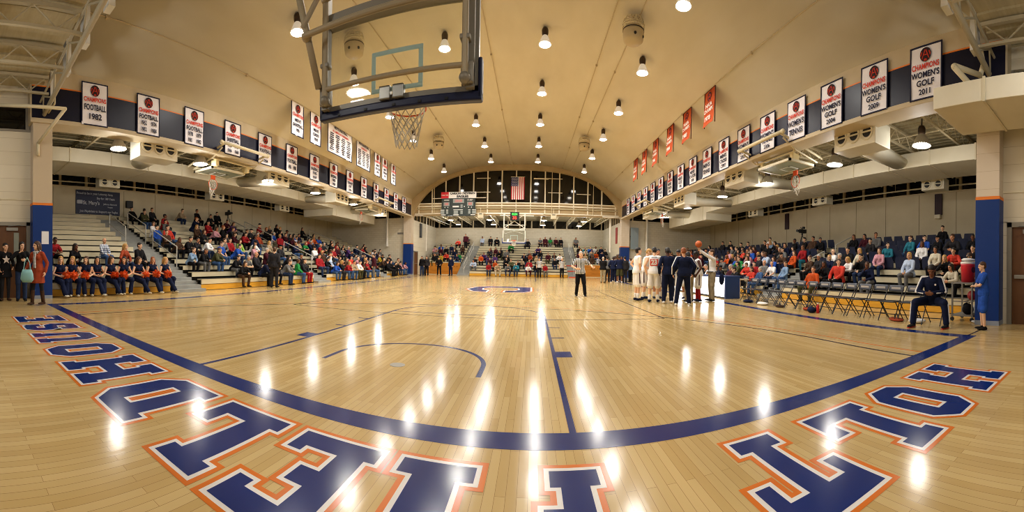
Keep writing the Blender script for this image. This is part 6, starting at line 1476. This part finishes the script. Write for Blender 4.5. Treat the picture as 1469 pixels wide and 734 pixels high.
# picked out of the photograph: stand, row, place along it, top, legs, hair, style, pose
for a in (('L', 3, 3.42, 'red', 'black', 'dark', 'short', 'forward'), ('L', 2, 4.05, 'black', 'black', 'dark', 'long', 'chin'), ('L', 3, 5.54, 'plaid', 'denim', 'grey', 'thin', 'upright'), ('L', 2, 6.10, 'rust', 'darkdenim', 'blond', 'long', 'turned'), ('L', 2, 6.73, 'black', 'black', 'dark', 'short', 'upright'),
    ('L', 11, 9.30, 'black', 'black', 'dark', 'short', 'back'), ('L', 11, 9.85, 'charcoal', 'black', 'dark', 'short', 'forward'), ('L', 11, 10.55, 'charcoal', 'black', 'brown', 'short', 'upright'), ('L', 9, 10.58, 'red', 'black', 'dark', 'short', 'turned'), ('L', 6, 9.65, 'coral', 'denim', 'dark', 'short', 'back'), ('L', 8, 10.32, 'grey', 'darkdenim', 'dark', 'short', 'back'), ('L', 6, 9.05, 'blue', 'denim', 'dark', 'short', 'back'),
    ('L', 12, 12.8, 'beige', 'darkdenim', 'brown', 'short', 'forward'), ('L', 12, 14.2, 'black', 'black', 'dark', 'short', 'upright'), ('L', 11, 14.6, 'black', 'black', 'dark', 'short', 'forward'), ('L', 10, 15.5, 'maroon', 'black', 'dark', 'short', 'forward'), ('L', 12, 15.9, 'black', 'black', 'dark', 'short', 'upright'),
    ('L', 4, 9.25, 'brown', 'black', 'brown', 'long', 'forward'), ('L', 4, 9.80, 'black', 'black', 'dark', 'short', 'forward'), ('L', 4, 10.35, 'charcoal', 'black', 'dark', 'short', 'chin'), ('L', 4, 10.9, 'white', 'darkdenim', 'dark', 'short', 'forward'), ('L', 4, 12.0, 'grey', 'black', 'brown', 'short', 'chin'), ('L', 4, 12.55, 'red', 'black', 'dark', 'short', 'upright'), ('L', 5, 12.84, 'charcoal', 'black', 'dark', 'long', 'upright'), ('L', 4, 13.25, 'lime', 'denim', 'brown', 'long', 'upright'), ('L', 6, 14.6, 'red', 'black', 'dark', 'short', 'forward'), ('L', 5, 15.0, 'navy', 'denim', 'dark', 'short', 'turned'),
    ('L', 7, 11.86, 'brown', 'black', 'blond', 'long', 'upright'), ('L', 6, 11.68, 'charcoal', 'black', 'brown', 'long', 'chin'), ('L', 7, 12.95, 'pink', 'black', 'brown', 'long', 'forward'), ('L', 2, 9.17, 'skyblue', 'black', 'brown', 'short', 'chin'), ('L', 2, 9.72, 'black', 'grey', 'brown', 'short', 'forward'), ('L', 2, 10.45, 'olive', 'denim', 'brown', 'short', 'forward'), ('L', 3, 11.42, 'blue', 'denim', 'brown', 'short', 'upright'), ('L', 3, 12.29, 'blue', 'darkdenim', 'dark', 'short', 'forward'), ('L', 1, 11.1, 'black', 'grey', 'dark', 'short', 'forward'), ('L', 1, 11.75, 'grey', 'black', 'grey', 'short', 'forward'),
    ('L', 0, 10.95, 'black', 'brown', 'brown', 'long', 'forward'), ('L', 1, 12.5, 'charcoal', 'black', 'grey', 'thin', 'upright'), ('L', 2, 13.94, 'maroon', 'black', 'grey', 'short', 'upright'), ('L', 0, 12.3, 'navy', 'black', 'dark', 'short', 'forward'), ('L', 4, 15.56, 'beige', 'black', 'blond', 'long', 'upright'), ('L', 7, 18.06, 'blue', 'khaki', 'grey', 'short', 'turned'), ('L', 0, 13.85, 'grey', 'darkdenim', 'brown', 'short', 'forward'), ('L', 0, 14.93, 'green', 'denim', 'brown', 'short', 'turned'), ('L', 0, 15.55, 'charcoal', 'red', 'brown', 'short', 'upright'), ('L', 1, 16.1, 'black', 'black', 'dark', 'short', 'upright'), ('L', 1, 14.6, 'black', 'black', 'dark', 'long', 'forward'), ('L', 3, 15.8, 'charcoal', 'denim', 'dark', 'cap', 'upright'),
    ('L', 5, 23.99, 'red', 'black', 'brown', 'short', 'upright'), ('L', 1, 21.8, 'coral', 'black', 'dark', 'short', 'clap'), ('L', 0, 20.0, 'red', 'denim', 'blond', 'bob', 'forward'), ('L', 0, 20.6, 'beige', 'denim', 'dark', 'short', 'forward'), ('L', 0, 29.6, 'pink', 'denim', 'dark', 'long', 'turned'), ('L', 0, 30.3, 'pink', 'denim', 'dark', 'long', 'forward'), ('L', 0, 28.9, 'black', 'darkdenim', 'dark', 'short', 'forward'),
    ('R', 2, 6.33, 'paleblue', 'grey', 'blond', 'bob', 'upright'), ('R', 1, 4.37, 'cream', 'black', 'dark', 'long', 'forward'), ('R', 3, 4.96, 'coral', 'black', 'dark', 'short', 'forward'), ('R', 2, 4.95, 'black', 'black', 'blond', 'long', 'chin'), ('R', 3, 5.67, 'cream', 'black', 'dark', 'bob', 'upright'), ('R', 4, 6.54, 'white', 'black', 'brown', 'long', 'upright'), ('R', 5, 7.39, 'teal', 'denim', 'brown', 'short', 'upright'), ('R', 5, 6.78, 'blue', 'black', 'dark', 'short', 'turned'), ('R', 5, 6.2, 'black', 'black', 'dark', 'cap', 'upright'), ('R', 7, 6.6, 'black', 'black', 'dark', 'short', 'upright'), ('R', 5, 5.5, 'charcoal', 'black', 'brown', 'short', 'forward'), ('R', 5, 4.8, 'black', 'black', 'dark', 'short', 'upright'), ('R', 3, 4.3, 'black', 'black', 'dark', 'short', 'upright'), ('R', 4, 8.08, 'teal', 'black', 'dark', 'short', 'turned'), ('R', 3, 8.02, 'pink', 'darkdenim', 'brown', 'long', 'upright'), ('R', 1, 7.52, 'navy', 'grey', 'brown', 'short', 'chin'), ('R', 6, 9.55, 'grey', 'black', 'brown', 'short', 'turned'), ('R', 6, 10.16, 'maroon', 'black', 'dark', 'long', 'upright'), ('R', 5, 9.38, 'charcoal', 'black', 'dark', 'short', 'upright'),
    ('R', 0, 9.68, 'orange', 'olive', 'brown', 'short', 'back'), ('R', 2, 11.1, 'brown', 'black', 'brown', 'short', 'upright'), ('R', 2, 10.58, 'charcoal', 'black', 'grey', 'short', 'upright'), ('R', 3, 10.33, 'white', 'navy', 'grey', 'thin', 'upright'), ('R', 2, 10.0, 'navy', 'black', 'blond', 'bob', 'upright'), ('R', 1, 9.5, 'black', 'black', 'dark', 'long', 'chin'), ('R', 1, 8.95, 'coral', 'black', 'brown', 'short', 'turned'), ('R', 2, 9.45, 'charcoal', 'black', 'grey', 'short', 'upright'), ('R', 3, 9.57, 'black', 'black', 'dark', 'short', 'upright'), ('R', 2, 8.78, 'white', 'black', 'blond', 'long', 'forward'), ('R', 3, 8.95, 'cream', 'black', 'blond', 'long', 'upright'), ('R', 2, 8.2, 'black', 'darkdenim', 'dark', 'short', 'chin'), ('R', 6, 10.8, 'black', 'black', 'brown', 'long', 'upright'),
    ('R', 3, 12.87, 'orange', 'black', 'brown', 'long', 'back'), ('R', 4, 12.9, 'red', 'teal', 'brown', 'long', 'upright'), ('R', 1, 12.0, 'skyblue', 'denim', 'brown', 'short', 'back'), ('R', 6, 14.88, 'black', 'black', 'dark', 'short', 'upright'), ('R', 6, 14.1, 'black', 'black', 'dark', 'short', 'upright'), ('R', 0, 13.0, 'denim', 'denim', 'grey', 'short', 'back'), ('R', 1, 12.9, 'white', 'darkdenim', 'grey', 'thin', 'turned'), ('R', 7, 22.6, 'black', 'black', 'dark', 'short', 'upright'), ('R', 7, 23.7, 'charcoal', 'black', 'dark', 'short', 'upright'), ('R', 6, 20.2, 'black', 'black', 'dark', 'short', 'upright'), ('R', 6, 19.4, 'navy', 'black', 'dark', 'short', 'upright'), ('R', 6, 17.6, 'black', 'black', 'dark', 'short', 'upright'), ('R', 7, 17.9, 'white', 'black', 'dark', 'short', 'upright'),
    ('F', 10, -7.89, 'coral', 'black', 'dark', 'short', 'forward'), ('F', 10, -7.1, 'maroon', 'black', 'dark', 'short', 'stand'), ('F', 11, -6.95, 'grey', 'charcoal', 'dark', 'short', 'upright'), ('F', 11, -5.4, 'paleblue', 'grey', 'dark', 'short', 'upright'), ('F', 11, -4.51, 'black', 'black', 'dark', 'short', 'upright'), ('F', 11, -3.82, 'black', 'black', 'dark', 'short', 'forward'), ('F', 6, -4.15, 'maroon', 'black', 'dark', 'long', 'upright'), ('F', 6, -3.62, 'maroon', 'black', 'dark', 'long', 'upright'), ('F', 6, -3.1, 'charcoal', 'black', 'dark', 'short', 'upright'), ('F', 3, -4.87, 'orange', 'black', 'brown', 'long', 'upright'), ('F', 2, -3.93, 'maroon', 'black', 'dark', 'short', 'upright'), ('F', 6, -9.24, 'maroon', 'black', 'dark', 'short', 'upright'), ('F', 5, -9.53, 'grey', 'black', 'dark', 'short', 'forward'), ('F', 6, -8.68, 'black', 'black', 'dark', 'short', 'upright'), ('F', 4, -8.31, 'coral', 'black', 'dark', 'short', 'forward'), ('F', 5, -7.7, 'navy', 'darkdenim', 'dark', 'short', 'upright'), ('F', 3, -8.8, 'yellow', 'black', 'dark', 'short', 'upright'), ('F', 1, -5.3, 'paleblue', 'grey', 'dark', 'short', 'forward'), ('F', 2, -2.33, 'black', 'black', 'dark', 'short', 'forward'), ('F', 0, -3.9, 'red', 'darkdenim', 'brown', 'long', 'upright'), ('F', 1, -3.36, 'orange', 'black', 'blond', 'long', 'upright'), ('F', 0, -3.1, 'beige', 'cream', 'dark', 'short', 'forward'), ('F', 0, -2.2, 'grey', 'darkdenim', 'dark', 'short', 'forward'), ('F', 1, -1.27, 'black', 'black', 'dark', 'short', 'upright'), ('F', 0, -.37, 'white', 'maroon', 'brown', 'short', 'forward'), ('F', 8, -2.23, 'green', 'black', 'dark', 'short', 'forward'), ('F', 10, -.45, 'black', 'black', 'dark', 'short', 'back'), ('F', 4, -.76, 'navy', 'black', 'dark', 'short', 'forward'),
    ('F', 11, .86, 'grey', 'black', 'grey', 'short', 'upright'), ('F', 11, 1.41, 'maroon', 'maroon', 'grey', 'short', 'upright'), ('F', 11, 1.97, 'green', 'grey', 'brown', 'long', 'upright'), ('F', 11, 2.55, 'maroon', 'black', 'dark', 'short', 'upright'), ('F', 11, 3.1, 'black', 'black', 'dark', 'short', 'upright'), ('F', 11, 4.75, 'grey', 'black', 'brown', 'short', 'upright'), ('F', 7, .67, 'purple', 'black', 'grey', 'cap', 'forward'), ('F', 0, 1.2, 'red', 'grey', 'dark', 'long', 'upright'), ('F', 2, 2.13, 'black', 'darkdenim', 'dark', 'short', 'upright'), ('F', 4, -.15, 'rust', 'black', 'brown', 'long', 'upright'), ('F', 3, .43, 'beige', 'black', 'blond', 'long', 'upright'),
    ('F', 6, 6.57, 'black', 'black', 'dark', 'short', 'upright'), ('F', 6, 7.4, 'charcoal', 'black', 'dark', 'short', 'upright'), ('F', 7, 7.1, 'navy', 'black', 'dark', 'short', 'upright'), ('F', 4, 5.79, 'black', 'black', 'brown', 'long', 'upright'), ('F', 3, 6.39, 'plaid', 'black', 'dark', 'short', 'upright'), ('F', 3, 5.75, 'brown', 'black', 'brown', 'short', 'upright'), ('F', 4, 5.2, 'beige', 'black', 'blond', 'long', 'upright')):
    sit(*a)
TOPS = ['black'] * 15 + ['navy'] * 9 + ['charcoal'] * 8 + ['maroon'] * 5 + ['red'] * 4 + ['orange'] * 3 + ['grey'] * 5 + ['white'] * 6 + ['blue'] * 3 + ['brown'] * 4 + ['beige'] * 3 + ['green'] * 2 + ['olive', 'teal', 'pink', 'purple', 'skyblue', 'paleblue', 'cream', 'coral', 'rust', 'yellow']
LEGS = ['black'] * 5 + ['darkdenim'] * 5 + ['denim'] * 4 + ['charcoal'] * 2 + ['khaki', 'grey', 'olive']
HAIRS = ['dark'] * 6 + ['brown'] * 5 + ['blond'] * 2 + ['grey', 'ginger']
def crowd(st, rows, u0, u1, prob, step=.56):
    for k in rows:
        u = u0 + .28 + RND.uniform(0, .2)
        while u < u1 - .25:
            v = u + RND.uniform(-.05, .05)
            if RND.random() < (prob(k, v) if callable(prob) else prob) and free(st, k, v):
                sit(st, k, v, RND.choice(TOPS), RND.choice(LEGS), RND.choice(HAIRS))
            u += step
crowd('L', range(0, 11), 8.76, 16.3, lambda k, u: .34 if u > 12.3 else .07)
crowd('L', range(0, 11), 17.65, 25.2, lambda k, u: .66 - .03 * k)
crowd('L', range(0, 7), 26.5, 31.1, lambda k, u: .66 - .05 * k)
crowd('R', range(1, 7), 2.95, 11.35, .05)
crowd('R', range(0, 7), 12.65, 20.7, .60)
crowd('R', range(0, 7), 22.0, 31.1, .45)
crowd('F', range(0, 6), -5.62, 3.25, .30)
crowd('F', range(3, 8), -10.3, -6.78, .4)
crowd('F', range(3, 8), 4.42, 7.7, .7)
NOUN = dict(L='bleachers behind the cheerleaders', R='bleachers behind the folding chairs', F='far-end bleachers')
byrow = {}
for q in PEOPLE: byrow.setdefault((q['st'], q['k']), []).append(q)
for (st, k), qs in byrow.items():
    qs.sort(key=lambda q: q['u'])
    for i, q in enumerate(qs):
        hairw = {'cap': 'cap-wearing', 'thin': 'bald'}.get(q['style'], {'dark': 'dark-haired', 'brown': 'brown-haired', 'blond': 'blonde', 'grey': 'grey-haired', 'ginger': 'ginger-haired'}[q['hair']])
        cn = {'plaid': 'checked'}.get(q['top'], q['top'])
        q['label'] = '%s person in %s top, %s along row %s, %s' % (hairw, cn, ORD[i + 1], ONES[k + 1], NOUN[st])
GRP = {'L': 'spectators on the cheerleader side', 'R': 'spectators behind the folding chairs', 'F': 'spectators at the far end'}
for q in PEOPLE:
    q['loc'], base = seat_pt(q['st'], q['k'], q['u'], q['pose'])
    q['rot'] = base + q['yaw'] + (.22 if q['st'] == 'L' and q['u'] < 15 else 0)
    q['sleeve'] = 'short' if (q['top'] in ('white', 'grey', 'red', 'blue', 'green') and q['pose'] in ('upright', 'forward', 'turned')) and q['k'] % 2 else 'long'
    q['dist'] = math.hypot(q['loc'][0], q['loc'][1]) / q['sc']
PEOPLE.sort(key=lambda q: q['dist'])
ALONE = 300 - sum(1 for o in COL.objects if o.parent is None and o.name.split('.')[0] == 'person')
for q in PEOPLE[:ALONE]:
    person(q['pose'], q['loc'], q['rot'], q['label'], GRP[q['st']], q['top'], q['legs'], 'black' if q['style'] == 'cap' else q['hair'], q['style'], q['skin'], q['female'], q['sleeve'], scale=q['sc'])
# the smallest, farthest spectators: one crowd
import numpy as np
VS, FS, MI, slots, NV, LOW = [], [], [], [], 0, {}
def low(pose, f, what, *a):
    k = (pose, f, what) + a
    if k not in LOW:
        p = CACHE.setdefault(('pose', pose, f), bulky(POSES[pose](f)))
        LOW[k] = {'body': lambda: p.body(.020), 'top': lambda: p.top(a[0], -.12, voxel=.026), 'bottom': lambda: p.bottom('trousers', voxel=.026), 'hair': lambda: p.hair(a[0], .024), 'shoe': lambda: p.shoe(a[0], voxel=.024)}[what]()
    return LOW[k]
for q in PEOPLE[ALONE:]:
    M = Matrix.Translation(q['loc']) @ Matrix.Rotation(q['rot'], 4, 'Z') @ Matrix.Scale(q['sc'], 4)
    P_, f = q['pose'], q['female']
    for me, ms in ((low(P_, f, 'body'), (SKINS[q['skin']], M_EYE, M_LIP)), (low(P_, f, 'top', q['sleeve']), (CLOTH[q['top']],)), (low(P_, f, 'bottom'), (CLOTH[q['legs']],)), (low(P_, f, 'hair', q['style']), (CLOTH['black'] if q['style'] == 'cap' else HAIRC[q['hair']],)), (low(P_, f, 'shoe', 1), (CLOTH['black'],)), (low(P_, f, 'shoe', -1), (CLOTH['black'],))):
        n = len(me.vertices); co = np.empty(n * 3, np.float32); me.vertices.foreach_get('co', co); co = co.reshape(-1, 3)
        R3 = np.array(M.to_3x3()); VS.append(co @ R3.T + np.array(M.translation))
        lp = np.empty(len(me.loops), np.int32); me.loops.foreach_get('vertex_index', lp)
        tt = np.empty(len(me.polygons), np.int32); me.polygons.foreach_get('loop_total', tt); mi = np.empty(len(me.polygons), np.int32); me.polygons.foreach_get('material_index', mi)
        for m in ms:
            if m not in slots: slots.append(m)
        mp = np.array([slots.index(m) for m in ms])
        MI.append(mp[np.minimum(mi, len(mp) - 1)]); FS.append((lp + NV, tt)); NV += n
if PEOPLE[ALONE:]:
    me = bpy.data.meshes.new('spectator_crowd'); vs_ = np.concatenate(VS); lp = np.concatenate([f[0] for f in FS]); tt = np.concatenate([f[1] for f in FS])
    me.vertices.add(len(vs_)); me.vertices.foreach_set('co', vs_.astype(np.float32).ravel()); me.loops.add(len(lp)); me.loops.foreach_set('vertex_index', lp)
    me.polygons.add(len(tt)); me.polygons.foreach_set('loop_start', np.concatenate([[0], np.cumsum(tt)[:-1]]).astype(np.int32))
    for m in slots: me.materials.append(m)
    me.polygons.foreach_set('material_index', np.concatenate(MI).astype(np.int32)); me.polygons.foreach_set('use_smooth', np.ones(len(tt), bool)); me.update(calc_edges=True)
    o = bpy.data.objects.new('spectator_crowd', me); COL.objects.link(o)
    tag(o, 'distant spectators seated deep in the bleachers around the far end of the hall', 'crowd', None, 'stuff')
# ------------------------------------------------------------------ camera, light
F_, X0, Y0_, H_, PIT, ROL = 526.996, 762.829, 378.662, 1.2146, -.0018, .0173
cam = bpy.data.cameras.new('camera'); cam.type = 'PANO'; cam.panorama_type = 'CENTRAL_CYLINDRICAL'
cam.central_cylindrical_range_u_min = -X0 / F_; cam.central_cylindrical_range_u_max = (1469 - X0) / F_
cam.central_cylindrical_range_v_min = -(734 - Y0_) / F_; cam.central_cylindrical_range_v_max = Y0_ / F_
cam.central_cylindrical_radius = 1.0
co = bpy.data.objects.new('camera', cam); COL.objects.link(co); SC.camera = co
# camera looks along -Z, up +Y: axes in world
cr, sr, cp, sp = math.cos(ROL), math.sin(ROL), math.cos(PIT), math.sin(PIT)
def towld(x, y, z):
    x, z = x * cr - z * sr, x * sr + z * cr
    y, z = y * cp - z * sp, y * sp + z * cp
    return V((x, y, z))
r_, f_, u_ = towld(1, 0, 0), towld(0, 1, 0), towld(0, 0, 1)
co.matrix_world = Matrix(((r_.x, u_.x, -f_.x, 0), (r_.y, u_.y, -f_.y, 0), (r_.z, u_.z, -f_.z, H_), (0, 0, 0, 1)))
w = bpy.data.worlds.new('world'); SC.world = w; w.use_nodes = True
bg = w.node_tree.nodes['Background']; bg.inputs[0].default_value = (1, .95, .88, 1); bg.inputs[1].default_value = .05
vs = SC.view_settings; vs.view_transform = 'Standard'; vs.look = 'None'; vs.exposure = .36; vs.gamma = 1.; vs.use_curve_mapping = False
SC.cycles.use_denoising = True
SC.cycles.max_bounces = 8; SC.cycles.diffuse_bounces = 4; SC.cycles.glossy_bounces = 4; SC.cycles.transmission_bounces = 6
SC.cycles.sample_clamp_indirect = 6.
SC.cycles.caustics_reflective = False; SC.cycles.caustics_refractive = False
SC.cycles.filter_width = 1.0
SC.cycles.denoising_input_passes = 'RGB_ALBEDO_NORMAL'
SC.cycles.denoising_prefilter = 'ACCURATE'
